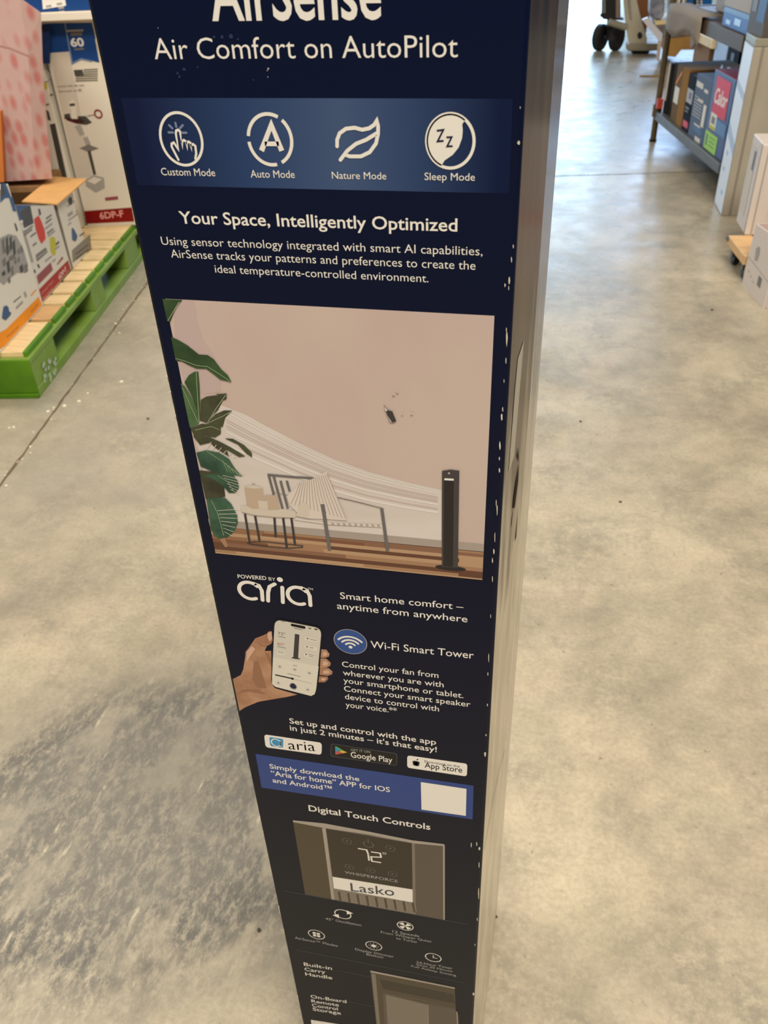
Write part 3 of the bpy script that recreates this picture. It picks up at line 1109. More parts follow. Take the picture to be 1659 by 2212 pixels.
# ---- touch control panel picture
p = Print(FP, 1)
T(p, 'Digital Touch Controls', KK, (422, 318), (1172, 436), (422, 283), o=0.014)
p.build('controls_lettering', box, 'bold white line above the control panel picture')
TW = mat('picture tower side', (98, 88, 76), 0.45, 0.25)
TW2 = mat('picture tower dark side', (84, 74, 58), 0.45, 0.25)
RIM = mat('picture tower rim', (172, 162, 150), 0.45, 0.25)
MID = mat('picture tower middle', (132, 122, 110), 0.45, 0.25)
SCB = mat('picture black glass', (54, 47, 38), 0.4, 0.3)
p = Print(FP, 1)
p.poly(KK((322, 376), (525, 424), (560, 863), (398, 834)), TW2)
p.poly(KK((505, 424), (1085, 516), (1085, 962), (560, 866)), MID, 0.2)
p.poly(KK((1075, 516), (1260, 530), (1260, 992), (1082, 962)), TW, 0.4)
p.poly(KK((322, 376), (520, 396), (790, 446), (1060, 500), (1258, 524), (1258, 536), (1080, 520), (790, 466), (525, 426), (325, 388)), RIM, 0.6)
p.poly(KK((1250, 530), (1261, 531), (1261, 993), (1252, 991)), RIM, 0.7)
p.poly(KK((503, 424), (525, 427), (580, 868), (562, 864)), RIM, 0.5)
panel = p.build('control_panel_picture', box, 'printed close-up of a fan control panel')
p = Print(FP, 3)
p.poly(KK((527, 428), (1057, 518), (1062, 803), (568, 724)), SCB)
p.stroke(KK((725, 549), (778, 557), (790, 588)), 0.0026, WHITE, 1, cap=False)
p.stroke(KK((788, 585), (794, 624)), 0.0026, WHITE, 1, cap=False)
p.stroke(KK((806, 570), (862, 578), (868, 603), (806, 600), (812, 628), (868, 636)), 0.0026, WHITE, 1, cap=False)
p.arc(KK((888, 579))[0], 0.0016, 0, 360, 0.0008, WHITE, 1, n=16)
for c_ in ((657, 503), (925, 548), (672, 663), (803, 684), (938, 708)):
    p.arc(KK(c_)[0], 0.0044, 0, 360, 0.0007, GREY, 1, n=24)
    p.disc(KK(c_)[0], 0.00099, GREY, 1)
p.arc(KK((790, 523))[0], 0.0048, 120, 420, 0.0010, GREY, 1, n=24)
p.stroke(KK((787, 490), (789, 515)), 0.001, GREY, 1)
p.z += 1.5 * LIFT
T(p, 'WHISPERFORCE', KK, (645, 703), (972, 760), (645, 686), m=PALE)
p.build('touch_screen', panel, 'black glass with white numerals')
p = Print(FP, 3)
p.poly(KK((567, 722), (1062, 803), (1063, 883), (576, 796)), WHITE)
p.z += LIFT
T(p, 'Lasko', KK, (682, 812), (950, 843), (682, 762), m=DGREY, o=0.004)
p.build('brand_strip', panel, 'white strip with dark lettering')
p = Print(FP, 3)
for k in range(9):
    x = 600 + k * 57
    y = 818 + k * 8.2
    p.poly(KK((x, y), (x + 14, y + 2), (x + 24, y + 62), (x + 12, y + 60)), TW2)
    p.stroke(KK((x + 20, y + 4), (x + 32, y + 60)), 0.0005, RIM, 0.5, cap=False)
p.build('grille_slots', panel)

# ---- feature icons
M = off((560, 1920), 3.0722)
LINE = mat('thin line ink', (84, 86, 92), 0.5, 0.25)
for q_ in (KK((270, 812), (1400, 1018)), M((245, 403), (1365, 622)), M((520, 540), (736, 582)), M((560, 740), (790, 786))):
    p = Print(FP, 2)
    p.stroke(q_, 0.0011, LINE, cap=False)
    p.build('divider_line', box)


def mr(c, x):
    return FP.uv(*M((c[0] + x, c[1]))[0])[0] - FP.uv(*M(c)[0])[0]


def ic(name, c, fn, lines):
    p = Print(FP, 2)
    r = mr(c, 52)
    fn(p, M(c)[0], r)
    for s, l, rr, cap_ in lines:
        T(p, s, M, l, rr, (l[0], l[1] - cap_), m=PALE)
    p.build(name, box)


def f_osc(p, c, r):
    p.arc(c, r, 0, 360, 0.0016, WHITE)
    u, v = FP.uv(*c)
    for a_, sgn in ((40, 1), (220, -1)):
        q = (u + r * math.cos(math.radians(a_)), v + r * math.sin(math.radians(a_)))
        p.polyuv([(q[0] - 0.002 * sgn, q[1] + 0.004 * sgn), (q[0] - 0.002 * sgn, q[1] - 0.004 * sgn), (q[0] + 0.005 * sgn, q[1])], WHITE, 0.5)


def f_fan(p, c, r):
    p.arc(c, r, 0, 360, 0.0014, WHITE)
    u, v = FP.uv(*c)
    for a_ in (45, 135, 225, 315):
        pts = [(u, v)] + [(u + r * 0.8 * math.cos(math.radians(a_ + d)), v + r * 0.8 * math.sin(math.radians(a_ + d))) for d in (-26, -10, 10, 26)]
        p.polyuv(pts, WHITE, 0.5)


def f_win(p, c, r):
    p.arc(c, r, 0, 360, 0.0014, WHITE)
    u, v = FP.uv(*c)
    for sx in (-1, 1):
        for sy in (-1, 1):
            a, b = u + sx * r * 0.25, v + sy * r * 0.28
            p.polyuv([(a - r * .19, b - r * .22), (a + r * .19, b - r * .22), (a + r * .19, b + r * .22), (a - r * .19, b + r * .22)], WHITE, 0.5)


def f_sun(p, c, r):
    p.arc(c, r, 0, 360, 0.0014, WHITE)
    p.disc(c, r * 0.32, WHITE, 0.5)
    u, v = FP.uv(*c)
    for a_ in range(0, 360, 45):
        x, y = math.cos(math.radians(a_)), math.sin(math.radians(a_))
        p.strokeuv([(u + x * r * .48, v + y * r * .48), (u + x * r * .62, v + y * r * .62)], 0.0009, WHITE, 0.5)


def f_clk(p, c, r):
    p.arc(c, r, 0, 360, 0.0015, WHITE)
    u, v = FP.uv(*c)
    p.strokeuv([(u, v + r * .6), (u, v), (u + r * .5, v)], 0.0013, WHITE, 0.5)


ic('oscillation_icon', (555, 167), f_osc, [('45° Oscillation', (440, 203), (678, 247), 15)])
ic('speed_icon', (969, 245), f_fan, [('12 Speeds', (885, 288), (1062, 320), 16), ('From Whisper Quiet', (808, 292), (1143, 355), 14), ('to Turbo', (908, 332), (1046, 358), 14)])
ic('modes_icon', (380, 302), f_win, [('AirSense™ Modes', (238, 330), (522, 384), 15)])
ic('dimmer_icon', (760, 377), f_sun, [('Display Dimmer', (638, 406), (893, 456), 15), ('Button', (712, 439), (822, 460), 15)])
ic('timer_icon', (1155, 455), f_clk, [('24-Hour Timer', (1043, 492), (1283, 534), 15), ('With 30 Minute', (1040, 507), (1283, 552), 12), ('Full Asleep Setting', (1010, 516), (1307, 580), 12)])

p = Print(FP, 2)
for s, l, r in (('Built-in', (298, 508), (484, 537)), ('Carry', (303, 541), (440, 562)), ('Handle', (308, 573), (486, 600))):
    T(p, s, M, l, r, (l[0], l[1] - 21), o=0.006)
p.build('handle_lettering', box, 'three white lines beside the handle picture')
p = Print(FP, 2)
for s, l, r in (('On-Board', (343, 722), (580, 757)), ('Remote', (348, 752), (530, 780)), ('Control', (352, 780), (523, 806)), ('Storage', (357, 806), (543, 834))):
    T(p, s, M, l, r, (l[0], l[1] - 20), o=0.006)
p.build('storage_lettering', box, 'four white lines below the handle lettering')
p = Print(FP, 2)
p.poly(M((737, 542), (1298, 655), (1306, 830), (1322, 830), (1330, 1010), (790, 1010)), TW2)
p.poly(M((737, 540), (1298, 653), (1298, 662), (739, 552)), RIM, 0.6)
p.poly(M((745, 560), (772, 566), (812, 1010), (792, 1010)), MID, 0.4)
p.poly(M((800, 600), (1290, 700), (1296, 760), (820, 660)), SCB, 0.5)
p.poly(M((820, 690), (1300, 800), (1316, 830), (1322, 1010), (838, 1010)), TW, 0.7)
p.poly(M((840, 700), (1120, 770), (1126, 1010), (860, 1010)), MID, 0.9)
p.stroke(M((830, 690), (1080, 736), (1300, 800)), 0.0012, MID, 1.1, cap=False)
p.stroke(M((1120, 770), (1126, 1000)), 0.0007, RIM, 1.1, cap=False)
p.stroke(M((1312, 812), (1322, 1000)), 0.0016, RIM, 1.1, cap=False)
p.disc(M((1250, 698))[0], 0.0005, RIM, 1.1)
p.build('handle_picture', box, 'printed close-up of the carry handle')
p = Print(FP, 2)
p.poly(M((343, 868), (660, 918), (690, 1010), (362, 1010)), WHITE)
p.arc(M((400, 900))[0], 0.008, 0, 360, 0.0006, PALE, 0.6)
p.build('remote_picture', box, 'white edge of a printed remote control')

# ---- wear on the box
SCUFF = mat('torn paper', (214, 206, 188), 0.8, 0.1)
rnd = random.Random(8)


def fleck(x, y, w, h):
    pts = []
    for i in range(7):
        t = 2 * math.pi * i / 7
        pts.append((x + w * math.cos(t) * rnd.uniform(.5, 1), y + h * math.sin(t) * rnd.uniform(.6, 1)))
    p = Print(FP, 4)
    p.poly(pts, SCUFF)
    p.build('scuff_mark', box)


for f_ in ((1121, 308, 4, 6), (1124, 232, 1.5, 3), (1109, 532, 1.5, 5), (1105, 560, 1.5, 8), (1100, 605, 3, 10), (1091, 615, 2, 5), (1099, 622, 1.5, 6), (1095, 730, 2, 24), (1094, 712, 1.2, 8), (1093, 778, 1.5, 9), (1089, 822, 1, 5), (1084, 900, 3, 8), (1086, 884, 1.5, 7),
           (1080, 962, 2, 12), (1079, 990, 2, 5), (1079, 1015, 2, 6), (1074, 1100, 1.5, 14), (1072, 1085, 1.2, 10), (1069, 1160, 1.5, 16), (1067, 1190, 1.8, 8), (1064, 1210, 1.4, 7), (1064, 1250, 1, 10), (1060, 1330, 1, 7), (1056, 1420, 1.2, 12), (1054, 1455, 1.2, 6), (1053, 1522, 1.5, 4), (1050, 1587, 1.5, 3), (1048, 1628, 3, 7),
           (1036, 1832, 3, 4), (1030, 1822, 1.5, 6), (1018, 1824, 1.5, 7), (1034, 1930, 1.5, 16), (1035, 1868, 1.2, 8), (1031, 1985, 1.2, 5), (1026, 2040, 1, 3), (1023, 2146, 2.5, 4)):
    fleck(*f_)
p = Print(FP, 3)
SMG = mat('faint smudge', (40, 54, 92), 0.6, 0.2)
for x, y, r in ((398, 150, 4), (384, 158, 2.5), (388, 166, 3), (463, 80, 3), (500, 78, 5), (515, 84, 3), (480, 80, 4), (548, 172, 2), (428, 145, 2)):
    p.poly([(x + r * math.cos(t) * rnd.uniform(.6, 1.3), y + r * math.sin(t) * rnd.uniform(.6, 1.6)) for t in [i * 1.047 for i in range(6)]], SMG)
for x, y, r in ((580, 148, 2.2), (578, 152, 1.3), (579, 166, 1.3), (342, 60, 1)):
    p.poly([(x + r * math.cos(t), y + r * math.sin(t)) for t in [i * 1.047 for i in range(6)]], PALE)
p.build('smudges', box)
# flecks on the rounded left edge (an axis-wise bead on the corner)
for z0, z1, w in ((1.00, 1.004, .0008), (0.985, 0.993, .0012), (0.972, 0.975, .0008), (0.83, 0.838, .001), (0.817, 0.822, .001), (0.345, 0.36, .0016), (0.30, 0.31, .0012), (0.13, 0.15, .0014)):
    mb = MB()
    mb.obox((XL - 0.0003, D + 0.0064, z0), (0.0016, -0.0012, 0), (0, 0.002, 0), (0, 0, z1 - z0), SCUFF)
    mb.build('scuff_mark', box, 0)
# torn slit and shipping tape on the side
p = Print(SP, 2)
TAPE = mat('pale side label', (176, 170, 158), 0.35, 0.4)
TEAR = mat('dark torn board', (52, 44, 36), 0.8, 0.1)
CREASE = mat('board crease', (110, 96, 80), 0.7, 0.1)
TORN = mat('torn kraft edge', (190, 168, 132), 0.8, 0.1)
p.poly([(1131, 735), (1118, 775), (1112, 840), (1098, 1020), (1110, 985), (1122, 840)], TAPE)
p.build('side_label', box)
p = Print(SP, 3)
p.poly([(1119, 965), (1116, 985), (1119, 1000)], TEAR, 0.6)
p.build('tear', box)
p = Print(SP, 3)
p.poly([(1120, 998), (1113, 1045), (1109, 1075), (1107, 1100), (1111, 1095), (1118, 1040)], TEAR, 0.6)
p.poly([(1110, 1096), (1106, 1120), (1104, 1145), (1107, 1130)], TORN, 0.7)
p.build('tear', box)
p = Print(SP, 3)
p.poly([(1119, 1090), (1115, 1130), (1111, 1170), (1114, 1160)], TEAR, 0.6)
p.build('tear', box)
p = Print(SP, 3)
p.stroke([(1090, 1618), (1080, 1655), (1068, 1710), (1056, 1775), (1046, 1835)], 0.0012, CREASE, cap=False)
p.build('crease', box, 'dark crease low on the right side')

# ================================================================== LEFT: GREEN PALLET WITH BOXES
P0 = floor_at(88, 857)
PE = floor_at(250, 640)
PU = (PE - P0).normalized()
PWV = Vector((-PU.y, PU.x, 0))
UP = Vector((0, 0, 1))


def pp(s, w, z):
    return P0 + PU * s + PWV * w + UP * z


GREEN = mat('green pallet paint', (120, 150, 46), 0.55, 0.3, rgb2=(134, 160, 76), nscale=9, bump=0.1)
GREEND = mat('green pallet paint deep', (92, 140, 20), 0.55, 0.3, rgb2=(78, 122, 18), nscale=7, bump=0.1)
PINE = mat('raw pine', (246, 216, 162), 0.6, 0.25, noise=0.18, nscale=6, stretch=(2, 14, 4))
PINE2 = mat('raw pine tan', (226, 182, 128), 0.6, 0.25, noise=0.2, nscale=6, stretch=(2, 14, 4))
PLEN, PWID = 1.46, 1.02
pallet = thing('pallet', pp(PLEN / 2, PWID / 2, 0), 'green painted wooden pallet loaded with cartons on the concrete floor', 'pallet')
ZD0, ZD1 = 0.130, 0.147
edges = [(0.015, 0.24), (0.262, 0.372), (0.395, 0.47), (0.49, 0.588), (0.612, 0.70), (0.722, 0.805), (0.828, 0.925), (0.95, 1.04), (1.06, 1.20), (1.215, 1.32), (1.335, 1.45)]
for i, (a, b) in enumerate(edges):
    mb = MB()
    mb.obox(pp(a, 0.022, ZD0), PU * (b - a), PWV * (PWID - 0.044), UP * (ZD1 - ZD0), PINE2 if i in (1,) else PINE)
    mb.obox(pp(a, 0.010, ZD0 - 0.001), PU * (b - a), PWV * 0.0125, UP * (ZD1 - ZD0 + 0.0005), GREEND)
    mb.build('deck_board', pallet, bevel=0.0015)
for w in (0.0, PWID / 2 - 0.05, PWID - 0.1):
    mb = MB()
    mb.obox(pp(0, w, 0.112), PU * PLEN, PWV * 0.1, UP * 0.018, GREEN)
    mb.build('stringer_board', pallet, bevel=0.002)
    mb = MB()
    mb.obox(pp(0, w, 0.0), PU * PLEN, PWV * 0.1, UP * 0.034 if w else UP * 0.03, GREEN)
    mb.build('bottom_board', pallet, bevel=0.002)
    for s, l in ((0, 0.20), (0.595, 0.125), (1.03, 0.16), (1.36, 0.10)):
        mb = MB()
        mb.obox(pp(s + 0.001, w + 0.002, 0.03), PU * l, PWV * 0.096, UP * 0.082, GREEN)
        mb.build('block', pallet, bevel=0.003)
mb = MB()
mb.obox(pp(-0.006, 0.0, 0.016), PU * 0.006, PWV * PWID, UP * 0.112, GREEND)
mb.build('end_board', pallet, bevel=0.002)
mb = MB()
mb.obox(pp(-0.012, 0.0, 0.0), PU * 0.012, PWV * PWID, UP * 0.015, GREEND)
mb.build('end_board', pallet, bevel=0.002)
PSP = Plane(pp(0, 0, 0), PU)   # aisle side of the pallet
pr = Print(PSP, 8)
STN = mat('white stencil paint', (176, 190, 164), 0.7, 0.2)
rnd = random.Random(4)
for row in range(2):
    for k in range(3):
        x, y = 93 + k * 11 - row * 2 + (0 if row == 0 else 2), 790 - k * 6 + row * 27
        for q in range(4):
            a, b = x + rnd.uniform(-3, 3), y + rnd.uniform(-9, 9)
            pr.poly([(a, b), (a + 4, b - 3), (a + 5, b + 5), (a + 1, b + 8)], STN, q * .1)
pr.build('stencil_marks', pallet, 'faded white stencilled marks')

CW = mat('white carton', (222, 214, 200), 0.5, 0.3)
CW2 = mat('warm white carton', (230, 222, 206), 0.5, 0.3)
CG = mat('grey carton', (140, 134, 122), 0.55, 0.3)
TINK = mat('grey print', (120, 116, 108), 0.5, 0.25)
TINK2 = mat('light grey print', (164, 158, 150), 0.5, 0.25)
TINK3 = mat('dark print', (74, 70, 64), 0.5, 0.25)
BINK = mat('blue print', (62, 92, 132), 0.5, 0.25)
OINK = mat('orange print', (246, 150, 10), 0.5, 0.25)
RINK = mat('crimson print', (164, 40, 40), 0.5, 0.25)
RINK2 = mat('deep red print', (130, 10, 14), 0.5, 0.25)
RINK3 = mat('dusty red print', (150, 74, 78), 0.5, 0.25)
SRED = mat('red sticker', (212, 66, 52), 0.5, 0.25)
SYEL = mat('yellow sticker', (196, 188, 40), 0.5, 0.25)
PINKI = mat('pink lettering', (226, 160, 150), 0.5, 0.25)
S7 = off((0, 360), 8.295)
S8 = off((0, 560), 8.295)


def blotch(pr, pts, m, k=0):
    pr.poly(pts, m, k)


# carton A, orange foot band
AW = 0.088
mb = MB()
mb.obox(pp(-0.10, AW, 0.149), PU * 0.476, PWV * 0.34, UP * 0.40, CW2)
APL = Plane(pp(0, AW, 0), PU)
pr = Print(APL, 6)
pr.mb = mb
pr.poly(S8((-60, 1345), (110, 1250), (690, 672), (750, 815), (80, 1560), (-60, 1640)), OINK)
pr.poly(S8((545, 640), (645, 530), (652, 545), (560, 660)), OINK)
pr.z += LIFT
pr.text('Pedestal', *S8((130, 1410), (330, 1215)), TINK3, top=S8((118, 1375))[0])
pr.text('Cooler', *S8((560, 960), (690, 800)), TINK3, top=S8((540, 925))[0])
pr.poly(S7((-20, 1290), (150, 1205), (290, 1240), (420, 1480), (500, 1780), (440, 1900), (300, 1900), (180, 2000), (60, 2120), (-20, 2050)), TINK2, -.5)
pr.poly(S8((30, 1060), (40, 960), (60, 850), (110, 825), (150, 860), (160, 930), (200, 960), (180, 1010), (100, 1095)), BINK)
pr.poly(S8((235, 760), (370, 650), (378, 665), (245, 780)), TINK)
pr.poly(S8((420, 600), (450, 570), (480, 660), (450, 690)), TINK2)
pr.poly(S8((280, 860), (400, 740), (410, 780), (290, 900)), TINK2)
rnd = random.Random(21)
for (x, y, w, h) in [(20, 1270, 50, 300), (95, 1240, 40, 360), (160, 1230, 40, 280), (215, 1300, 46, 300), (300, 1450, 36, 130), (350, 1400, 40, 160), (30, 1620, 60, 180), (110, 1660, 50, 260), (180, 1760, 46, 200), (300, 1600, 36, 130), (340, 1740, 60, 170), (240, 1640, 40, 120), (20, 1850, 60, 120), (130, 1960, 40, 140), (420, 1720, 60, 190), (60, 1400, 120, 160), (150, 1560, 110, 130)]:
    pr.poly(S7((x, y + 60), (x + w, y), (x + w + 20, y + h - 40), (x + 22, y + h)), rnd.choice([TINK, TINK, TINK, TINK3]), rnd.uniform(0, .5))
pr.poly(S7((0, 300), (100, 300), (200, 560), (90, 560), (0, 650)), BINK, .1)
pr.poly(S7((0, 330), (60, 330), (100, 480), (0, 560)), TINK3, .3)
pr.poly(S7((250, 1010), (280, 1020), (318, 1140), (290, 1160)), TINK3, .3)
pr.poly(S7((160, 560), (220, 540), (290, 800), (230, 800)), BINK, .3)
tag(mb.build('carton', bevel=0.002, origin=pp(0.15, 0.25, 0.149)), 'white carton with bright orange band along its foot, at the front of the green pallet', 'box')

# carton B, crimson foot band, open top with a kraft flap
BW = 0.096
cartB = thing('carton', pp(0.55, 0.26, 0.149), 'open white carton with crimson foot band and tan top flap on the green pallet', 'box')
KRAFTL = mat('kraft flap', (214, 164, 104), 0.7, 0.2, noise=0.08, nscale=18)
KDARK = mat('shadowed kraft inside', (78, 54, 32), 0.85, 0.1)  # shadow inside the open cartons, darkened into the kraft colour
BPL = Plane(pp(0, BW, 0), PU)
mb = MB()
b0, b1, b2, b3 = (BPL.px(92.7, 654.5), BPL.px(154, 580), BPL.px(115.5, 443), BPL.px(33, 446))
mb.prism([b0, b1, b2, b3], PWV * 0.004, CW)
pr = Print(BPL, 6)
pr.mb = mb
pr.poly(S8((695, 545), (1215, 15), (1262, 170), (752, 772)), RINK)
pr.poly(S7((655, 1960), (905, 1715), (945, 1850), (690, 2110)), RINK3)
pr.poly(S7((1015, 1750), (1110, 1610), (1135, 1640), (1030, 1760)), RINK3)
pr.z += LIFT
pr.text('Ceramic Tower', *S8((740, 640), (960, 400)), PINKI, top=S8((725, 600))[0])
pr.text('Space Heater', *S8((765, 730), (950, 530)), PINKI, top=S8((750, 690))[0])
pr.text('6DP-F', *S8((1060, 370), (1190, 200)), WHITE, top=S8((1030, 300))[0])
pr.poly(S7((605, 940), (690, 875), (740, 980), (800, 1150), (815, 1290), (740, 1385), (690, 1290), (640, 1130)), SRED)
pr.poly(S7((890, 1280), (940, 1250), (985, 1280), (1005, 1420), (990, 1580), (940, 1590), (900, 1500)), SYEL)
pr.poly(S7((990, 1385), (1050, 1330), (1060, 1360), (1000, 1410)), TINK3, 1)
pr.poly(S7((340, 800), (540, 700), (600, 1010), (430, 1100)), TINK3, .2)
pr.poly(S7((270, 690), (560, 690), (340, 790), (400, 960), (350, 980), (300, 800)), BINK, .1)
pr.poly(S7((400, 950), (410, 1010), (350, 1020), (340, 980)), CW2, .4)
pr.poly(S7((680, 760), (710, 750), (735, 850), (700, 880)), TINK3, .3)
for (x, y, l) in [(820, 920, 100), (810, 1000, 110), (800, 1100, 130), (840, 1180, 110), (850, 1230, 130), (420, 1220, 150), (540, 1240, 100), (580, 1400, 70), (640, 1580, 180), (660, 1620, 170), (800, 1680, 120), (960, 1480, 100), (930, 1690, 60), (430, 1160, 150)]:
    pr.poly(S7((x, y), (x + l, y - l * 0.75), (x + l + 4, y - l * .75 + 28), (x + 5, y + 30)), rnd.choice([TINK, TINK2, TINK2]), .2)
pr.poly(S7((640, 1600), (820, 1450), (850, 1530), (660, 1700)), TINK, .1)
pr.poly(S7((400, 1150), (440, 1140), (600, 1700), (560, 1720)), TINK2, .1)
pr.poly(S7((660, 1760), (690, 1740), (715, 1810), (690, 1820)), TINK3, .3)
pr.poly(S7((600, 1850), (625, 1840), (640, 1900), (612, 1905)), TINK3, .3)
mb.build('side_panel', cartB)
sB0, sB1 = 0.395, 0.706
mb = MB()
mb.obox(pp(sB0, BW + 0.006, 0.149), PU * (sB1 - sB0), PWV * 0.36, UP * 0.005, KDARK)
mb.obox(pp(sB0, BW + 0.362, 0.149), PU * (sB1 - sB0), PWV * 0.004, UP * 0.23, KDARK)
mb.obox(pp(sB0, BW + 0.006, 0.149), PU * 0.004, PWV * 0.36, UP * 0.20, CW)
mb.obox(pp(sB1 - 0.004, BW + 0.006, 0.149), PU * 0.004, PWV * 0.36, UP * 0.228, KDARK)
mb.build('inner_walls', cartB, 0)
ZF = 0.389
fl = [floor_at(*q, ZF) for q in S7((395, 640), (940, 192), (1560, 240), (1030, 690))]
mb = MB()
mb.prism(fl, UP * 0.004, KRAFTL)
mb.build('flap', cartB)

# carton C behind it: grey foot band
CWW = 0.100
cartC = thing('carton', pp(0.80, 0.27, 0.149), 'narrow white carton with grey foot band standing behind the crimson-banded carton', 'box')
cC = MB()
cC.obox(pp(0.722, CWW, 0.149), PU * 0.165, PWV * 0.005, UP * 0.236, CW2)
cC.obox(pp(0.722, CWW + 0.005, 0.149), PU * 0.005, PWV * 0.35, UP * 0.236, CG)
CPL = Plane(pp(0, CWW, 0), PU)
pr = Print(CPL, 6)
pr.mb = cC
pr.poly([(155, 541), (194, 506), (197, 537), (157, 568)], CG)
cc0 = [pp(0.722, CWW, z) for z in (0.150, 0.384)]
fpl = Plane(pp(0.722, CWW + 0.36, 0), -PWV)
cC.face([fpl.at(0, .150, .0006), fpl.at(.36, .150, .0006), fpl.at(.36, .384, .0006), fpl.at(0, .384, .0006)], CG)
pr.z += LIFT
pr.poly(S7((1215, 610), (1240, 550), (1275, 540), (1300, 600), (1280, 680), (1240, 690)), TINK3)
pr.poly(S7((1280, 1120), (1300, 1090), (1340, 1150), (1385, 1240), (1370, 1310), (1340, 1345), (1290, 1310)), BINK)
for (x, y, l) in [(1200, 700, 140), (1205, 850, 90), (1215, 880, 90), (1220, 950, 150), (1215, 1030, 60), (1350, 800, 40), (1355, 850, 40), (1420, 1230, 90)]:
    pr.poly(S7((x, y), (x + l, y - l * 0.7), (x + l + 3, y - l * .7 + 22), (x + 4, y + 24)), TINK2 if x < 1400 else TINK3)
for (x, y, l) in [(1350, 1560, 230), (1350, 1640, 230)]:
    pr.poly(S7((x, y), (x + l, y - l * 0.75), (x + l + 3, y - l * .75 + 20), (x + 4, y + 26)), TINK3)
cC.build('outer_panels', cartC)
mb = MB()
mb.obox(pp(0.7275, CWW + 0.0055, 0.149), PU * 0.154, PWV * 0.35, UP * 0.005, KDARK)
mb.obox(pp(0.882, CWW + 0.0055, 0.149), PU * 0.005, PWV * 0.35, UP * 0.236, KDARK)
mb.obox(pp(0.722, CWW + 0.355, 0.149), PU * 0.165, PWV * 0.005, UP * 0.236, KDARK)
mb.build('inner_walls', cartC)

# carton beneath the pink parcel (mostly hidden)
mb = MB()
mb.obox(pp(0.93, 0.24, 0.149), PU * 0.24, PWV * 0.40, UP * 0.245, KRAFT)
tag(mb.build('carton', bevel=0.002, origin=pp(1.05, 0.45, 0.149)), 'brown carton under the pink parcel, hidden behind the open carton', 'box')

# two tall white and blue pump cartons at the far end of the pallet
DBL = mat('royal blue print', (20, 66, 130), 0.5, 0.3)
DBL2 = mat('dark blue print', (16, 42, 84), 0.5, 0.3)
CWD = mat('tall carton white', (222, 212, 194), 0.5, 0.3)
CWD2 = mat('tall carton panel', (206, 194, 176), 0.5, 0.3)
D0 = 1.222
dpl = Plane(pp(D0, 0.6, 0), -PWV)
mb = MB()
mb.obox(pp(D0, -0.07, 0.149), PU * 0.20, PWV * 0.276, UP * 0.757, CWD)
pr = Print(dpl, 8)
pr.mb = mb
F1 = off((0, 0), 5.0273)
pr.poly(F1((458, 262), (560, 252), (1000, 246), (1040, 420), (800, 555), (540, 580), (460, 360)), DBL)
pr.poly(F1((545, 575), (750, 560), (850, 1100), (1000, 1900), (830, 1930), (640, 1040)), CWD2, .2)
pr.poly(F1((700, 252), (1000, 246), (1080, 680), (880, 630), (785, 690)), DBL, .4)
pr.stroke(F1((705, 250), (785, 690), (882, 640), (1000, 665)), 0.006, mat('steel blue', (110, 130, 160), 0.5), .6, cap=False)
pr.z += LIFT
pr.text('60', *F1((775, 505), (920, 500)), WHITE, top=F1((770, 415))[0], off=.03, k=.5)
pr.poly(F1((715, 325), (905, 318), (908, 340), (720, 348)), TINK2, .5)
pr.poly(F1((765, 355), (890, 348), (895, 385), (770, 390)), TINK, .5)
pr.poly(F1((805, 525), (912, 518), (915, 540), (810, 546)), TINK, .5)
FLG = mat('flag grey print', (110, 104, 88), 0.5)
for k in range(6):
    pr.poly(F1((905, 752 + k * 24), (1060, 745 + k * 24), (1064, 757 + k * 24), (908, 765 + k * 24)) if k < 3 else F1((820, 752 + k * 24), (1060, 745 + k * 24), (1064, 757 + k * 24), (823, 765 + k * 24)), FLG, .5)
pr.poly(F1((800, 760), (895, 755), (910, 820), (815, 825)), TINK3, .8)
pr.text('construido de una', *F1((625, 950), (915, 935)), TINK3, top=F1((620, 925))[0])
pr.text('fabricado en EE', *F1((640, 1005), (890, 990)), TINK3, top=F1((635, 980))[0])
# exploded pump drawing
for q, m_ in (([(745, 1110), (790, 1080), (825, 1110), (830, 1250), (850, 1290), (780, 1290), (775, 1180), (750, 1170)], CWD), ([(700, 1240), (760, 1230), (770, 1280), (860, 1260), (930, 1260), (1000, 1330), (940, 1355), (840, 1345), (700, 1290)], TINK3), ([(715, 1265), (780, 1290), (860, 1280), (930, 1310), (900, 1340), (820, 1340), (730, 1310)], RINK2),
              ([(810, 1370), (870, 1350), (920, 1460), (870, 1480)], TINK2), ([(900, 1500), (950, 1480), (990, 1570), (940, 1590)], TINK2), ([(860, 1610), (960, 1570), (1075, 1610), (960, 1650)], TINK), ([(950, 1640), (985, 1635), (1045, 1890), (1015, 1900)], TINK3), ([(925, 1950), (1020, 1900), (1130, 1930), (1140, 2040), (1040, 2090), (935, 2020)], TINK2), ([(945, 1965), (1020, 1920), (1110, 1945), (1030, 2000)], CWD)):
    pr.poly(F1(*q), m_, .4 if m_ is not CWD else .7)
pr.arc(F1((1068, 1238))[0], 0.014, 0, 360, 0.006, RINK2, .6, n=20)
pr.stroke(F1((950, 1260), (1040, 1245)), 0.003, TINK, .5)
pr.poly(F1((755, 1125), (815, 1120), (815, 1150), (755, 1155)), TINK3, .9)
pr.poly([(182, 456), (285, 448), (290, 478), (187, 483)], RINK2, .4)
pr.text('6DP-F', (217, 473), (268, 468), PINKI, top=(216, 459), off=.02, k=.8)
pr.poly(F1((1140, 2145), (1280, 2130), (1285, 2165), (1145, 2180)), RINK3, .6)
tag(mb.build('carton', bevel=0.002, origin=pp(1.3, 0.1, 0.149)), 'tall white pump carton with blue ribbon numbered 60 and deep red foot band', 'box')
mb = MB()
D1 = 1.20
mb.obox(pp(D1, 0.222, 0.149), PU * 0.20, PWV * 0.25, UP * 0.70, CW2)
epl = Plane(pp(D1, 0.6, 0), -PWV)
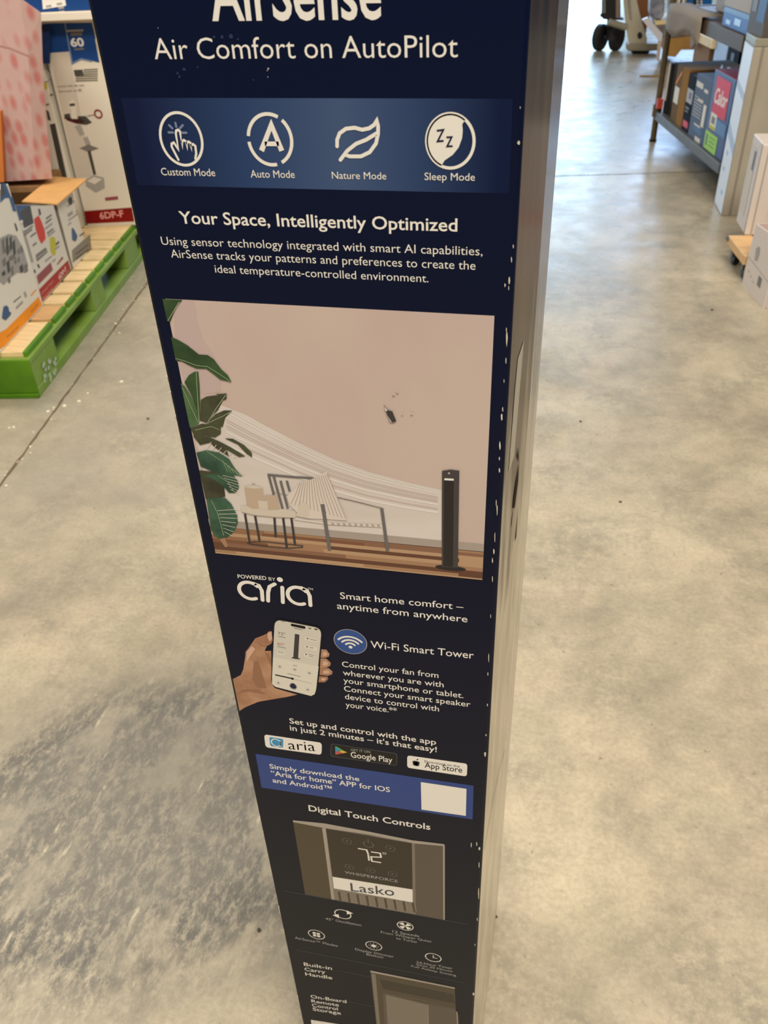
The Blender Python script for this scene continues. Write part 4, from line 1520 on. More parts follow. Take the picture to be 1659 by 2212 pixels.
pr = Print(epl, 8)
pr.mb = mb
pr.poly(F1((360, 300), (545, 270), (545, 690), (460, 690), (380, 400)), DBL2)
pr.poly(F1((500, 1190), (530, 1210), (555, 1310), (520, 1300)), TINK3, .5)
pr.poly(F1((540, 1350), (600, 1340), (730, 1940), (670, 1950)), TINK3, .5)
pr.poly(F1((468, 905), (510, 900), (515, 965), (470, 970)), SYEL, .5)
pr.arc(F1((480, 820))[0], 0.022, 0, 360, 0.004, TINK2, .5, n=20)
pr.poly(F1((540, 1020), (575, 1015), (580, 1040), (545, 1044)), TINK, .5)
pr.poly(F1((498, 1130), (530, 1120), (535, 1140), (500, 1148)), TINK, .5)
tag(mb.build('carton', bevel=0.002, origin=pp(1.3, 0.33, 0.149)), 'tall white carton with dark pole picture, between the pink parcel and the pump carton', 'box')
# lid board and blue carton on top
mb = MB()
LID = mat('white lid board', (232, 222, 204), 0.5, 0.3)
z_lo = 0.908
mb.obox(pp(1.15, -0.08, z_lo), PU * 0.30, PWV * 0.33, UP * 0.026, LID)
tag(mb.build('lid_board', bevel=0.002, origin=pp(1.3, 0.2, z_lo)), 'thin white board lying on top of the tall pump carton', 'board')
mb = MB()
mb.obox(pp(1.18, -0.07, z_lo + 0.027), PU * 0.24, PWV * 0.305, UP * 0.42, DBL)
fpl2 = Plane(pp(1.18, 0.6, 0), -PWV)
pr = Print(fpl2, 8)
pr.mb = mb
pr.poly([(88, -30), (136, -30), (143, 12), (93, 20)], WHITE)
for x, y in ((99, 12), (122, 7), (126, 15), (127, 24)):
    pr.poly([(x, y), (x + 12, y - 2), (x + 13, y + 3), (x + 1, y + 5)], TINK2, .6)
tag(mb.build('carton', bevel=0.002, origin=pp(1.3, 0.1, z_lo + 0.027)), 'blue carton with white paper label resting on the white board', 'box')

# pink wrapped parcel
def pink_material():
    m = bpy.data.materials.new('pink speckled wrap')
    m.use_nodes = True
    nt = m.node_tree
    N, L = nt.nodes, nt.links
    b = N['Principled BSDF']
    tc = N.new('ShaderNodeTexCoord')
    mp = N.new('ShaderNodeMapping')
    mp.inputs['Scale'].default_value = (30, 30, 15)
    L.new(tc.outputs['Object'], mp.inputs[0])
    vo = N.new('ShaderNodeTexVoronoi')
    vo.inputs['Scale'].default_value = 1.0
    vo.inputs['Randomness'].default_value = 0.55
    L.new(mp.outputs[0], vo.inputs['Vector'])
    rp = N.new('ShaderNodeValToRGB')
    rp.color_ramp.elements[0].position = 0.20
    rp.color_ramp.elements[1].position = 0.52
    rp.color_ramp.elements[0].color = (*lin((190, 118, 112)), 1)
    rp.color_ramp.elements[1].color = (*lin((196, 162, 154)), 1)
    L.new(vo.outputs['Distance'], rp.inputs[0])
    L.new(rp.outputs[0], b.inputs['Base Color'])
    b.inputs['Roughness'].default_value = 0.38
    nz = N.new('ShaderNodeTexNoise')
    nz.inputs['Scale'].default_value = 9
    L.new(tc.outputs['Object'], nz.inputs['Vector'])
    bp = N.new('ShaderNodeBump')
    bp.inputs['Strength'].default_value = 0.4
    bp.inputs['Distance'].default_value = 0.01
    L.new(nz.outputs[0], bp.inputs['Height'])
    L.new(bp.outputs[0], b.inputs['Normal'])
    return m


PINK = pink_material()
parcel = thing('wrapped_parcel', pp(0.98, 0.42, 0.396), 'pink speckled paper parcel piled above the white cartons', 'parcel')
kp = Plane(pp(0.93, 0.6, 0), -PWV)      # its near face
kq = Plane(pp(0.955, 0.6, 0), -PWV)
left_line = [(-60, -40), (-40, 120), (-20, 395)]
crease = [(42, -6), (60, 110), (68, 250), (84, 388)]
edge = [(86, -40), (89, 60), (93, 138), (101, 270), (113, 386)]
mb = MB()
near = [kp.px(*q) for q in [(-20, 394), (80, 388), (68, 250), (60, 110), (42, -6), (-60, -40), (-40, 120)]]
right = [kp.px(*q) for q in [(80, 388), (68, 250), (60, 110), (42, -6)]]
righte = [kq.px(*q) for q in [(113, 386), (100, 262), (92, 125), (88.5, 27)]]
BACK = PU * 0.18 + PWV * 0.15
mb.face(near, PINK)
for i in range(3):
    mb.face([right[i], righte[i], righte[i + 1], right[i + 1]], PINK)
    mb.face([righte[i], righte[i] + BACK, righte[i + 1] + BACK, righte[i + 1]], PINK)
far = [near[0] + BACK, near[6] + BACK, near[5] + BACK, righte[3] + BACK, righte[2] + BACK, righte[1] + BACK, righte[0] + BACK]
mb.face(far, PINK)
mb.face([near[0], near[0] + BACK, righte[0] + BACK, righte[0], near[1]], PINK)
mb.face([near[5], near[4], righte[3], righte[3] + BACK, near[5] + BACK], PINK)
mb.face([near[0], near[6], near[6] + BACK, near[0] + BACK], PINK)
mb.face([near[6], near[5], near[5] + BACK, near[6] + BACK], PINK)
mb.build('wrap', parcel, 0)
pr = Print(kp, 6)
FOLD = mat('wrap fold', (176, 130, 120), 0.5)
pr.stroke([(-20, 95), (20, 104), (62, 121)], 0.006, FOLD, cap=False)
pr.build('fold_seam', parcel)
pr = Print(kq, 6)
LAV = mat('pale label paper', (240, 226, 240), 0.5)
pr.poly([(72, 34), (88, 35), (89, 50), (73, 52)], LAV)
pr.poly([(73, 60), (89, 64), (90, 79), (75, 78)], LAV)
pr.stroke([(74, 55), (89, 61)], 0.008, SRED, .5, cap=False)
pr.build('paper_label', parcel, 'two pale labels split by a red line')
# orange tan carton at the parcel's lower left
mb = MB()
o1 = kp.px(-40, 240)
ol = Plane(pp(0.90, 0.6, 0), -PWV)
mb.prism([ol.px(-60, 400), ol.px(9, 393), ol.px(1, 240), ol.px(-60, 246)], PU * 0.02, mat('orange tan board', (206, 122, 60), 0.6, 0.25))
tag(mb.build('tan_board'), 'orange tan board leaning at the left of the pink parcel', 'board')

# ================================================================== RIGHT: STEEL RACK
A0 = floor_at(1416, 240, 0.165)
A1 = floor_at(1556, 356, 0.165)
BU = (A1 - A0)
BU.z = 0
BU.normalize()
BN = Vector((BU.y, -BU.x, 0))       # towards the aisle
BI = -BN


def rp(s, d, z):
    q = A0 + BU * s + BI * d
    q.z = z
    return q


BRONZE = mat('bronze post steel', (106, 88, 58), 0.45, 0.5, metal=0.4, noise=0.2, nscale=30)
STEEL = mat('grey shelf steel', (98, 95, 90), 0.5, 0.3, metal=0.0, noise=0.2, nscale=14)
WIRE = mat('dark shelf steel', (88, 70, 48), 0.55, 0.2, metal=0.0)
rack = thing('storage_rack', rp(0.75, 0.3, 0), 'two-tier steel rack with bronze posts holding boxes along the right of the aisle', 'rack')
RL, RD = 1.16, 0.62
for s, d in ((-0.012, 0.012), (-0.012, RD), (RL - 0.02, 0.355), (RL - 0.02, RD)):
    mb = MB()
    mb.tube(rp(s, d, 0.0), rp(s, d, 1.25), 0.017, BRONZE, 12)
    post = mb.build('post', rack, 0, smooth=False)
    mb = MB()
    mb.tube(rp(s, d, 0.135), rp(s, d, 0.20), 0.026, BRONZE, 12)
    mb.build('collar', post, 0)
    mb = MB()
    mb.tube(rp(s, d, 0.0), rp(s, d, 0.012), 0.021, BLK, 12)
    mb.build('foot', post, 0)
for z0, dz, nm in ((0.120, 0.045, 'lower_shelf'), (0.625, 0.06, 'upper_shelf')):
    mb = MB()
    mt = STEEL if nm == 'lower_shelf' else WIRE
    mb.obox(rp(0, 0, z0), BU * RL, BI * 0.03, UP * dz, mt)
    mb.obox(rp(0, RD - 0.03, z0), BU * RL, BI * 0.03, UP * dz, mt)
    mb.obox(rp(0, 0.03, z0), BU * 0.03, BI * (RD - 0.06), UP * dz, mt)
    mb.obox(rp(RL - 0.03, 0.03, z0), BU * 0.03, BI * (RD - 0.06), UP * dz, mt)
    mb.obox(rp(0.03, 0.03, z0 + dz - 0.015), BU * (RL - 0.06), BI * (RD - 0.06), UP * 0.012, mt)
    mb.build(nm, rack, bevel=0.002)
mb = MB()
mb.obox(rp(0.012, -0.006, 0.185), BU * 0.03, BI * 0.03, UP * 0.05, mat('red clip', (190, 70, 50), 0.5))
mb.build('red_clip', rack, 0, )

RPZ = 0.166
RPL = Plane(rp(0, 0.035, 0), BU, UP)


def rack_box(s0, s1, h, m, label, name='carton', cat='box', d0=0.04, depth=0.30, z=RPZ, prints=None, lean=0.0, mtop=None):
    mb = MB()
    mb.obox(rp(s0, d0, z), BU * (s1 - s0), BI * depth + UP * 0, UP * h + BI * lean, m, mtop)
    if prints:
        n0 = (BU.cross(UP * h + BI * lean)).normalized()
        pl_ = Plane(rp(s0, d0, z), BU, UP * h + BI * lean)
        pr = Print(pl_, 10)
        pr.mb = mb
        prints(pr, s1 - s0, h)
    return tag(mb.build(name, bevel=0.002, origin=rp((s0 + s1) / 2, d0 + depth / 2, z)), label, cat)


def q4(pr, u0, v0, u1, v1, m, k=0):
    pr.polyuv([(u0, v0), (u1, v0), (u1, v1), (u0, v1)], m, k)


CHAR = mat('charcoal plastic', (52, 50, 48), 0.8, 0.08)
TANB = mat('tan carton', (160, 118, 66), 0.9, 0.05, noise=0.1, nscale=20)
NIGHT = mat('black carton', (24, 24, 34), 0.75, 0.08)
SLATE = mat('slate blue carton', (98, 112, 134), 0.7, 0.12)
NAVC = mat('navy carton', (34, 52, 104), 0.45, 0.35)
LIME = mat('lime sticker', (164, 212, 100), 0.5, 0.2)
CHERRY = mat('cherry label', (214, 56, 80), 0.5, 0.3)
ICE = mat('ice blue plastic', (168, 200, 232), 0.35, 0.4)


def pr_white(pr, w, h):
    q4(pr, 0.01, 0.02, w - 0.012, h - 0.02, WHITE)


def pr_paper(pr, w, h):
    q4(pr, 0.012, 0.09, w - 0.015, h - 0.10, CW2)
    pr.polyuv([(0.012, 0.17), (w - 0.015, 0.24), (w - 0.015, 0.255), (0.012, 0.185)], OINK, .5)


rack_box(0.02, 0.075, 0.25, CHAR, 'thin white-fronted folder at the rack post, first on the lower shelf', 'folder', 'folder', prints=lambda p_, w, h: q4(p_, 0.0, 0.06, w * .6, h, WHITE), d0=0.035)
rack_box(0.085, 0.20, 0.26, CHAR, 'dark charcoal plastic case between the white folder and paper-fronted carton', 'case', 'case', d0=0.045)
rack_box(0.215, 0.325, 0.27, mat('brown box', (120, 98, 76), 0.9, 0.05), 'brown carton with pale paper front left of the tan carton', prints=pr_paper, d0=0.024)
rack_box(0.33, 0.435, 0.275, TANB, 'plain tan carton on the lower rack shelf', d0=0.022, depth=0.34)


def pr_night(pr, w, h):
    q4(pr, 0.01, h - 0.13, w - 0.005, h - 0.065, PALE)
    q4(pr, 0.05, h - 0.11, 0.085, h - 0.08, mat('purple print', (80, 50, 100), .5), .5)
    q4(pr, 0.02, 0.02, w - 0.01, 0.05, CHERRY)
    q4(pr, 0.02, h - 0.16, 0.08, h - 0.15, GREY)
    q4(pr, 0.02, h - 0.175, 0.07, h - 0.168, GREY)


rack_box(0.445, 0.56, 0.265, NIGHT, 'black carton with pale panel, right of the tan carton', prints=pr_night, d0=0.021)


def pr_slate(pr, w, h):
    q4(pr, 0.015, h - 0.055, w * .5, h - 0.03, CW)
    q4(pr, w * .6, h - 0.06, w * .85, h - 0.045, CW)
    for k in range(7):
        q4(pr, 0.02, 0.10 + k * 0.014, w * .62, 0.106 + k * 0.014, PALE)
    q4(pr, w * .3, 0.175, w * .65, 0.19, CW2)
    q4(pr, w * .72, 0.075, w * .9, 0.175, CW2)
    q4(pr, w * .3, 0.035, w * .9, 0.065, BINK)
    q4(pr, w * .3, 0.065, w * .72, 0.072, CW2, .3)
    q4(pr, w * .5, 0.0, w * .85, 0.02, CW2)


rack_box(0.572, 0.815, 0.285, SLATE, 'slate blue carton with open ice-blue flap on the lower rack shelf', prints=pr_slate, d0=0.02)
mb = MB()
c0 = rp(0.62, 0.10, RPZ + 0.285)
mb.prism([c0, c0 + BU * 0.10, c0 + BU * 0.05 + UP * 0.05], BI * 0.004, ICE)
c0 = rp(0.74, 0.10, RPZ + 0.285)
mb.prism([c0, c0 + BU * 0.07, c0 + BU * 0.08 + UP * 0.055, c0 + BU * 0.01 + UP * 0.05], BI * 0.004, ICE)
ob = mb.build('flap', bpy.data.objects[[o.name for o in COL.objects if o.get('label', '').startswith('slate blue')][0]])


def pr_navy(pr, w, h):
    q4(pr, 0.05, h - 0.18, w - 0.05, h - 0.02, CHERRY)
    GL = mat('glow blue print', (74, 116, 160), .45)
    q4(pr, w * .45, 0.10, w * .95, h - 0.19, GL)
    q4(pr, 0.05, 0.115, 0.14, 0.17, CW2, .5)
    q4(pr, 0.07, 0.125, 0.12, 0.155, TINK, .8)
    q4(pr, 0.05, 0.10, 0.14, 0.115, SYEL, .6)
    q4(pr, 0.02, 0.005, 0.20, 0.085, LIME, .5)
    q4(pr, 0.04, 0.02, 0.06, 0.07, TINK3, .8)
    for k in range(3):
        q4(pr, 0.085, 0.025 + k * 0.018, 0.17, 0.032 + k * 0.018, mat('lime lettering', (110, 160, 60), .5), .8)
    cu = bpy.data.curves.new('t', 'FONT')
    cu.body = 'Calor'
    cu.shear = 0.3
    cu.offset = 0.02
    o_ = bpy.data.objects.new('t', cu)
    me = o_.to_mesh()
    i = len(pr.mb.v)
    xs = [v.co.x for v in me.vertices]
    sc_ = (w - 0.12) / (max(xs) - min(xs))
    pr.mb.v += [pr.P.at(0.06 + (v.co.x - min(xs)) * sc_, h - 0.13 + v.co.y * sc_ * 1.2, pr.z + LIFT) for v in me.vertices]
    for f in me.polygons:
        pr.mb.f.append([i + q for q in f.vertices])
        pr.mb.mi.append(pr.mb._mi(WHITE))
    o_.to_mesh_clear()
    bpy.data.objects.remove(o_)


rack_box(0.835, 1.13, 0.345, NAVC, 'navy carton with cherry red label and lime sticker on the lower rack shelf', prints=pr_navy, d0=0.015, mtop=mat('red top print', (150, 20, 40), .5))
# second row and things between the shelves
def pr_tag(pr, w, h):
    q4(pr, w * .3, h * .25, w * .75, h * .55, TINK)


rack_box(-1.06, -0.745, 0.37, KRAFT, 'brown carton on the floor behind the rack, under the short pine board', d0=0.5, z=0.001)
rack_box(-1.10, -0.66, 0.05, PINE, 'short pine board lying on the brown carton behind the rack', 'wooden_board', 'board', d0=0.48, depth=0.34, z=0.3725)
rack_box(-0.92, -0.675, 0.03, PINE2, 'small pine block on the short pine board behind the rack', 'wooden_block', 'block', d0=0.54, depth=0.2, z=0.424)
rack_box(-0.655, -0.43, 0.445, mat('pale blue print', (176, 196, 226), .45), 'pale blue printed carton standing behind the rack, left of the black one', d0=0.5, z=0.001, prints=pr_tag)
rack_box(-0.42, -0.22, 0.43, NIGHT, 'black carton standing behind the rack, right of the pale blue one', d0=0.5, z=0.001, prints=lambda p_, w, h: q4(p_, w * .35, h * .65, w * .6, h * .92, DGREY))

# things on the upper shelf
ZU = 0.686


def pr_bin(pr, w, h):
    q4(pr, 0.0, h - 0.02, w, h, mat('bin blue rim', (76, 112, 150), .4))
    q4(pr, 0.05, 0.012, 0.11, 0.03, ICE, .5)
    q4(pr, 0.16, 0.02, 0.24, 0.045, ICE, .5)


rack_box(0.80, 1.13, 0.075, mat('translucent blue plastic', (92, 130, 190), .5, .2), 'low blue plastic bin on the upper rack shelf', 'storage_bin', 'bin', z=ZU, prints=pr_bin, d0=0.02, depth=0.30)
rack_box(0.79, 1.13, 0.26, mat('greige carton', (178, 164, 150), .6), 'greige carton stacked on the low blue bin', z=ZU + 0.0765, d0=0.018, depth=0.30)
rack_box(0.25, 0.46, 0.30, mat('taupe carton', (170, 156, 140), .6), 'taupe carton with black mark left of the blue bin', z=ZU, d0=0.16, depth=0.35, prints=lambda p_, w, h: (q4(p_, w * .6, 0.02, w * .95, 0.10, BLK), q4(p_, w * .1, 0.05, w * .35, 0.2, GREY)))
rack_box(1.205, 1.385, 0.40, mat('grey brown carton', (92, 84, 78), .6), 'dark grey-brown carton on the grey-green tray at the right edge', z=0.7075, d0=-0.01, depth=0.4, prints=lambda p_, w, h: (q4(p_, 0.02, 0.08, 0.07, 0.2, GREY), q4(p_, 0.09, 0.05, 0.17, 0.30, BINK)))
# plastic sheet hanging over the far end of the upper shelf
FILM = mat('cloudy stretch film', (150, 138, 126), 0.85, 0.05)
mb = MB()
rows_ = []
rnd = random.Random(31)
for j in range(7):
    row = []
    for i in range(9):
        s = 0.06 + i * 0.07
        z = ZU + 0.014 - max(0, j - 2) * 0.028 * (1 + 0.25 * math.sin(i * 0.9))
        d = 0.08 - j * 0.05 if j < 3 else -0.024 - 0.005 * math.sin(i * 1.2 + j * .4)
        row.append(rp(s, d, z + 0.002 + 0.002 * math.sin(i * 1.3 + j)))
    rows_.append(row)
for j in range(6):
    for i in range(8):
        mb.face([rows_[j][i], rows_[j + 1][i], rows_[j + 1][i + 1], rows_[j][i + 1]], FILM)
o = mb.build('plastic_sheet', smooth=True)
md = o.modifiers.new('thickness', 'SOLIDIFY')
md.thickness = 0.003
tag(o, 'cloudy plastic sheet draped over the far edge of the upper rack shelf', 'plastic sheet')

mb = MB()
b_ = [rp(-1.06, 0.462, 0.43), rp(-0.94, 0.462, 0.43), rp(-0.95, 0.462, 0.37), rp(-1.0, 0.46, 0.325), rp(-1.04, 0.46, 0.345)]
mb.prism(b_, BI * 0.012, FILM)
tag(mb.build('plastic_bag', bevel=0.003), 'small cloudy plastic bag hanging over the end of the short pine board', 'bag')

# ---- tall pale carton and its neighbours in front of the rack
TBX = mat('beige tall carton', (176, 166, 148), 0.55, 0.25, rgb2=(164, 154, 138), nscale=3, stretch=(3, 3, 1))
TBL = mat('daylit white side', (222, 224, 228), 0.4, 0.35)  # blue light falling on this side, painted into its white
c1 = floor_at(1558, 466)
cb = floor_at(1543, 437)
sd = (cb - c1)
fd = Vector((-sd.y, sd.x, 0)).normalized() * -1
if fd.x < 0:
    fd = -fd
mb = MB()
HT = 0.675
mb.obox(c1, fd * 0.42, sd, UP * HT, TBX)
sidep = Plane(cb, c1 - cb)
pr = Print(sidep, 8)
pr.mb = mb
L_ = sd.length
q4(pr, 0.004, 0.004, L_ - 0.004, HT - 0.004, TBL)
pr.polyuv([(0.004, 0.36), (L_ - 0.004, 0.30), (L_ - 0.004, 0.25), (0.004, 0.31)], mat('pale steel print', (168, 184, 206), .45), .6)
pr.polyuv([(0.004, 0.53), (L_ - 0.004, 0.50), (L_ - 0.004, 0.47), (0.004, 0.50)], mat('pale grey blue print', (178, 184, 200), .45), .6)
for u_, v_ in ((0.05, 0.16), (0.10, 0.07), (0.06, 0.23)):
    q4(pr, u_, v_, u_ + .04, v_ + .02, mat('pale steel print', (168, 184, 206), .45), .6)
frontp = Plane(c1, fd)
pr2 = Print(frontp, 8)
pr2.mb = mb
q4(pr2, 0.03, 0.0, 0.04, HT, mat('carton seam', (140, 130, 114), .6))
q4(pr2, 0.20, 0.36, 0.40, 0.56, mat('beige panel', (168, 158, 140), .6), .5)
q4(pr2, 0.265, 0.40, 0.30, 0.415, SRED, 1)
tall = tag(mb.build('carton', bevel=0.003, origin=c1), 'tall beige carton with pale blue-white side standing in front of the rack', 'box')
mb = MB()
mb.obox(c1 + UP * (HT + 0.001) - fd * 0.0, fd * 0.5, sd, UP * 0.03, mat('grey green lid', (150, 146, 128), .5))
tag(mb.build('tray', bevel=0.003, origin=c1 + UP * HT), 'flat grey-green tray on top of the tall beige carton', 'tray')

# dolly with wooden deck
dz = 0.10
dolly = thing('dolly', floor_at(1640, 520), 'low wooden caster dolly under the white carton at the right edge', 'dolly')
d1, d2 = floor_at(1573, 508, dz), floor_at(1611, 556, dz)
du = (d2 - d1).normalized()
dn = Vector((-du.y, du.x, 0))
if dn.x < 0:
    dn = -dn
mb = MB()
mb.obox(d1 - UP * 0.035, du * 0.235, dn * 0.09, UP * 0.035, PINE2)
mb.build('deck_plank', dolly, bevel=0.003)
mb = MB()
mb.obox(d1 - UP * 0.035 + dn * 0.095, du * 0.235, dn * 0.36, UP * 0.035, mat('dark ply', (120, 86, 48), .6))
mb.build('deck_plank', dolly, bevel=0.003)
mb = MB()
mb.obox(d1 - UP * 0.02 - du * 0.012 - dn * 0.004, du * 0.03, dn * 0.46, UP * 0.0185, STEEL)
mb.build('end_plate', dolly, bevel=0.002)
for a, b in ((0.045, 0.03), (0.19, 0.03), (0.045, 0.4), (0.19, 0.4)):
    cpos = d1 + du * a + dn * b
    cpos.z = 0.031
    mb = MB()
    mb.lathe(cpos - dn * 0.012, dn, [(0, 0.02), (0.002, 0.030), (0.022, 0.030), (0.024, 0.02)], BLK, 20)
    w_ = mb.build('caster', dolly, 0, smooth=False)
    mb = MB()
    mb.obox(cpos + UP * 0.0 - dn * 0.017 - du * 0.012, du * 0.024, dn * 0.034, UP * 0.034, STEEL)
    mb.build('fork', w_, 0)

# white carton on the dolly
w1, w2 = floor_at(1608, 508, dz + 0.001), floor_at(1590, 477, dz + 0.001)
wd = (w2 - w1)
wf = Vector((wd.y, -wd.x, 0)).normalized()
WC = mat('white ribbed carton', (216, 202, 190), 0.5, 0.3)
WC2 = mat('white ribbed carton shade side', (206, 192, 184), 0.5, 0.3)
mb = MB()
mb.obox(w1, wf * 0.42, wd, UP * 0.335, WC)
wp = Plane(w2, w1 - w2)
pr = Print(wp, 8)
pr.mb = mb
q4(pr, 0.07, 0.22, 0.10, 0.29, TINK3)
q4(pr, 0.005, 0.05, wd.length * .6, 0.30, mat('off white print', (208, 196, 180), .5), -.4)
q4(pr, wd.length - 0.018, 0.0, wd.length - 0.012, 0.335, TINK2)
wpf = Plane(w1, wf)
pr = Print(wpf, 8)
pr.mb = mb
q4(pr, 0.02, 0.0, 0.025, 0.335, TINK2)
tag(mb.build('carton', bevel=0.004, origin=w1), 'white ribbed carton standing on the wooden dolly', 'box')

# nearest white carton, open, on the floor
n1, n0 = floor_at(1648, 668), floor_at(1603, 612)
nd = (n1 - n0).normalized()
nn = Vector((-nd.y, nd.x, 0))
if nn.x < 0:
    nn = -nn
open_c = thing('carton', n0 + nn * 0.17 + nd * 0.13, 'nearest white carton at the right edge, open with red print inside', 'box')
mb = MB()
LN, HN_ = (n1 - n0).length, 0.225
wallm = WC
fpn = Plane(n0, nd)
poly_ = [n0, n1, n1 + UP * 0.24, n0 + UP * HN_]
# outer side bulges slightly
mid_l = n0 - nd * 0.006 + UP * 0.05
mb.prism([n0, n1, n1 + UP * 0.245, n0 + UP * 0.222 + nn * 0.004, n0 - nd * 0.004 + UP * 0.06], nn * 0.006, wallm)
pr = Print(fpn, 8)
pr.mb = mb
q4(pr, LN * .58, 0.05, LN * .72, 0.085, TINK)
pr.polyuv([(0.06, 0.155), (0.085, 0.17), (0.10, 0.15), (0.095, 0.12), (0.07, 0.115)], TINK2)
for k in range(3):
    q4(pr, 0.03 + k * 0.03, 0.06 - k * .008, 0.05 + k * 0.03, 0.063 - k * .008, TINK2)
pr.strokeuv([(0.0, 0.105), (LN, 0.095)], 0.002, TINK2, cap=False)
mb.build('side_panel', open_c, 0)
mb = MB()
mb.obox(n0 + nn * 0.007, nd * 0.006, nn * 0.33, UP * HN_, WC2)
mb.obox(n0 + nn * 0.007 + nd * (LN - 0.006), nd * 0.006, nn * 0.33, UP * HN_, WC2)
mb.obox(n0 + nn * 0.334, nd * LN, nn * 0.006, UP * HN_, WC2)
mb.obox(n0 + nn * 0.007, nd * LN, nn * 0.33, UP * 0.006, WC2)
mb.build('inner_walls', open_c, 0)
mb = MB()
mb.obox(n0 + nn * 0.02 + nd * 0.02 + UP * 0.007, nd * (LN - 0.05), nn * 0.29, UP * 0.175, mat('red glossy pack', (186, 84, 66), .4))
tag(mb.build('packet', bevel=0.004, origin=n0 + nn * 0.16 + nd * 0.12), 'red packet inside the open white carton at the right edge', 'packet')
mb = MB()
hk = w1 + wf * 0.075 + UP * 0.105 - wd.normalized() * 0.006
pts = [hk + wf * 0.05, hk + wf * 0.012, hk, hk - UP * 0.03 + wf * 0.006, hk - UP * 0.045 + wf * 0.03]
for a, b in zip(pts[:-1], pts[1:]):
    mb.tube(a, b, 0.006, BLK, 8)
tag(mb.build('black_strap'), 'short black strap loop against the front of the ribbed white carton', 'strap')

# ================================================================== FAR: PALLET JACK, STACKS
JY = 8.60
jk = thing('pallet_jack', floor_at(1345, 112), 'beige pallet jack with twin black steering wheels on the bright far floor', 'pallet jack')
BEI = mat('beige jack paint', (196, 184, 158), 0.5, 0.35, noise=0.08, nscale=6)
BEID = mat('beige jack paint worn', (150, 142, 122), 0.5, 0.35)
RUB = mat('black rubber', (46, 42, 42), 0.6, 0.3)
HUB = mat('hub dark', (30, 28, 34), 0.5, 0.4)
JP = Plane((0, JY, 0), (1, 0, 0))
for (x, y) in ((1292, 83), (1327, 84)):
    g = floor_at(x + 2, 109)
    ax = Vector((0.86, -0.5, 0)).normalized()
    R_ = 0.105
    c_ = Vector((g.x, g.y, R_))
    mb = MB()
    mb.lathe(c_ - ax * 0.035, ax, [(0, 0.045), (0.0, 0.085), (0.012, R_), (0.058, R_), (0.07, 0.085), (0.07, 0.045)], RUB, 28)
    w_ = mb.build('steering_wheel', jk, 0, smooth=False)
    mb = MB()
    mb.lathe(c_ - ax * 0.039, ax, [(0, 0.02), (0.0, 0.044), (0.078, 0.044), (0.078, 0.02)], HUB, 18)
    mb.build('hub', w_, 0)
g1, g2 = floor_at(1294, 109), floor_at(1329, 109)
mb = MB()
mb.tube(Vector((g1.x, g1.y, 0.105)), Vector((g2.x, g2.y, 0.105)), 0.025, HUB, 12)
mx = (g1 + g2) / 2
mb.tube(Vector((mx.x, mx.y, 0.105)), Vector((mx.x, mx.y, 0.34)), 0.03, HUB, 12)
mb.build('axle_yoke', jk, 0)
JJ = off((1270, 0), 7.9)
mb = MB()
mb.prism([JP.px(*q) for q in JJ((590, -120), (800, -120), (910, 330), (1010, 660), (1000, 760), (700, 740), (665, 560), (640, 380))], Vector((0, 0.08, 0)), BEI)
mb.build('fork_carriage', jk, bevel=0.006)
mb = MB()
mb.prism([JP.px(*q, 0.004) for q in JJ((660, -60), (720, -60), (750, 340), (715, 345))], Vector((0, 0.01, 0)), BEID)
mb.build('slot', jk, 0)
mb = MB()
mb.prism([JP.px(*q, 0.004) for q in [JJ((885 + 42 * math.cos(t), 605 + 60 * math.sin(t)))[0] for t in [i * math.pi / 8 for i in range(16)]]], Vector((0, 0.01, 0)), HUB)
mb.build('pin_hole', jk, 0)
mb = MB()
mb.prism([JP.px(*q, 0.03) for q in JJ((660, 755), (720, 735), (1195, 735), (1200, 850), (1080, 862), (690, 860), (650, 820))], Vector((0, 0.16, 0)), BEID, side=BEID)
mb.build('base_shoe', jk, bevel=0.006)
mb = MB()
mb.prism([JP.px(*q) for q in JJ((720, 862), (1060, 865), (1040, 915), (760, 915))], Vector((0, 0.12, 0)), HUB)
mb.build('load_roller', jk, bevel=0.01)
a_, b_ = JP.px(*JJ((350, 370))[0]), JP.px(*JJ((660, 470))[0])
mb = MB()
mb.tube(a_, b_, 0.028, BEID, 12)
mb.build('link_arm', jk, 0)
mb = MB()
mb.prism([JP.px(*q) for q in JJ((235, -100), (480, -100), (480, 300), (610, 330), (610, 350), (270, 330), (200, 270), (230, 250))], Vector((0, 0.12, 0)), CHAR)
mb.build('pump_body', jk, bevel=0.01)
mb = MB()
mb.tube(JP.px(*JJ((515, -100))[0], 0.03), JP.px(*JJ((515, 290))[0], 0.03), 0.022, mat('pump rod', (150, 128, 112), .4, metal=.4), 12)
mb.build('pump_rod', jk, 0)
mb = MB()
for k in range(9):
    z_ = k * 28
    mb.prism([JP.px(*q, 0.012) for q in JJ((250, -20 + z_), (300, -24 + z_), (300, -12 + z_), (250, -8 + z_))], Vector((0, 0.01, 0)), PALE)
mb.build('spring_coil', jk, 0)

YF = 8.95
FPL_ = Plane((0, YF, 0), (1, 0, 0))
mb = MB()
mb.prism([FPL_.px(*q) for q in JJ((830, -150), (1090, -150), (1050, 250), (1000, 500), (960, 800), (860, 800))], Vector((0.0, 0.4, 0)), mat('rust brown carton', (128, 78, 40), .6))
tag(mb.build('carton', bevel=0.004), 'rust brown carton behind the pallet jack', 'box')
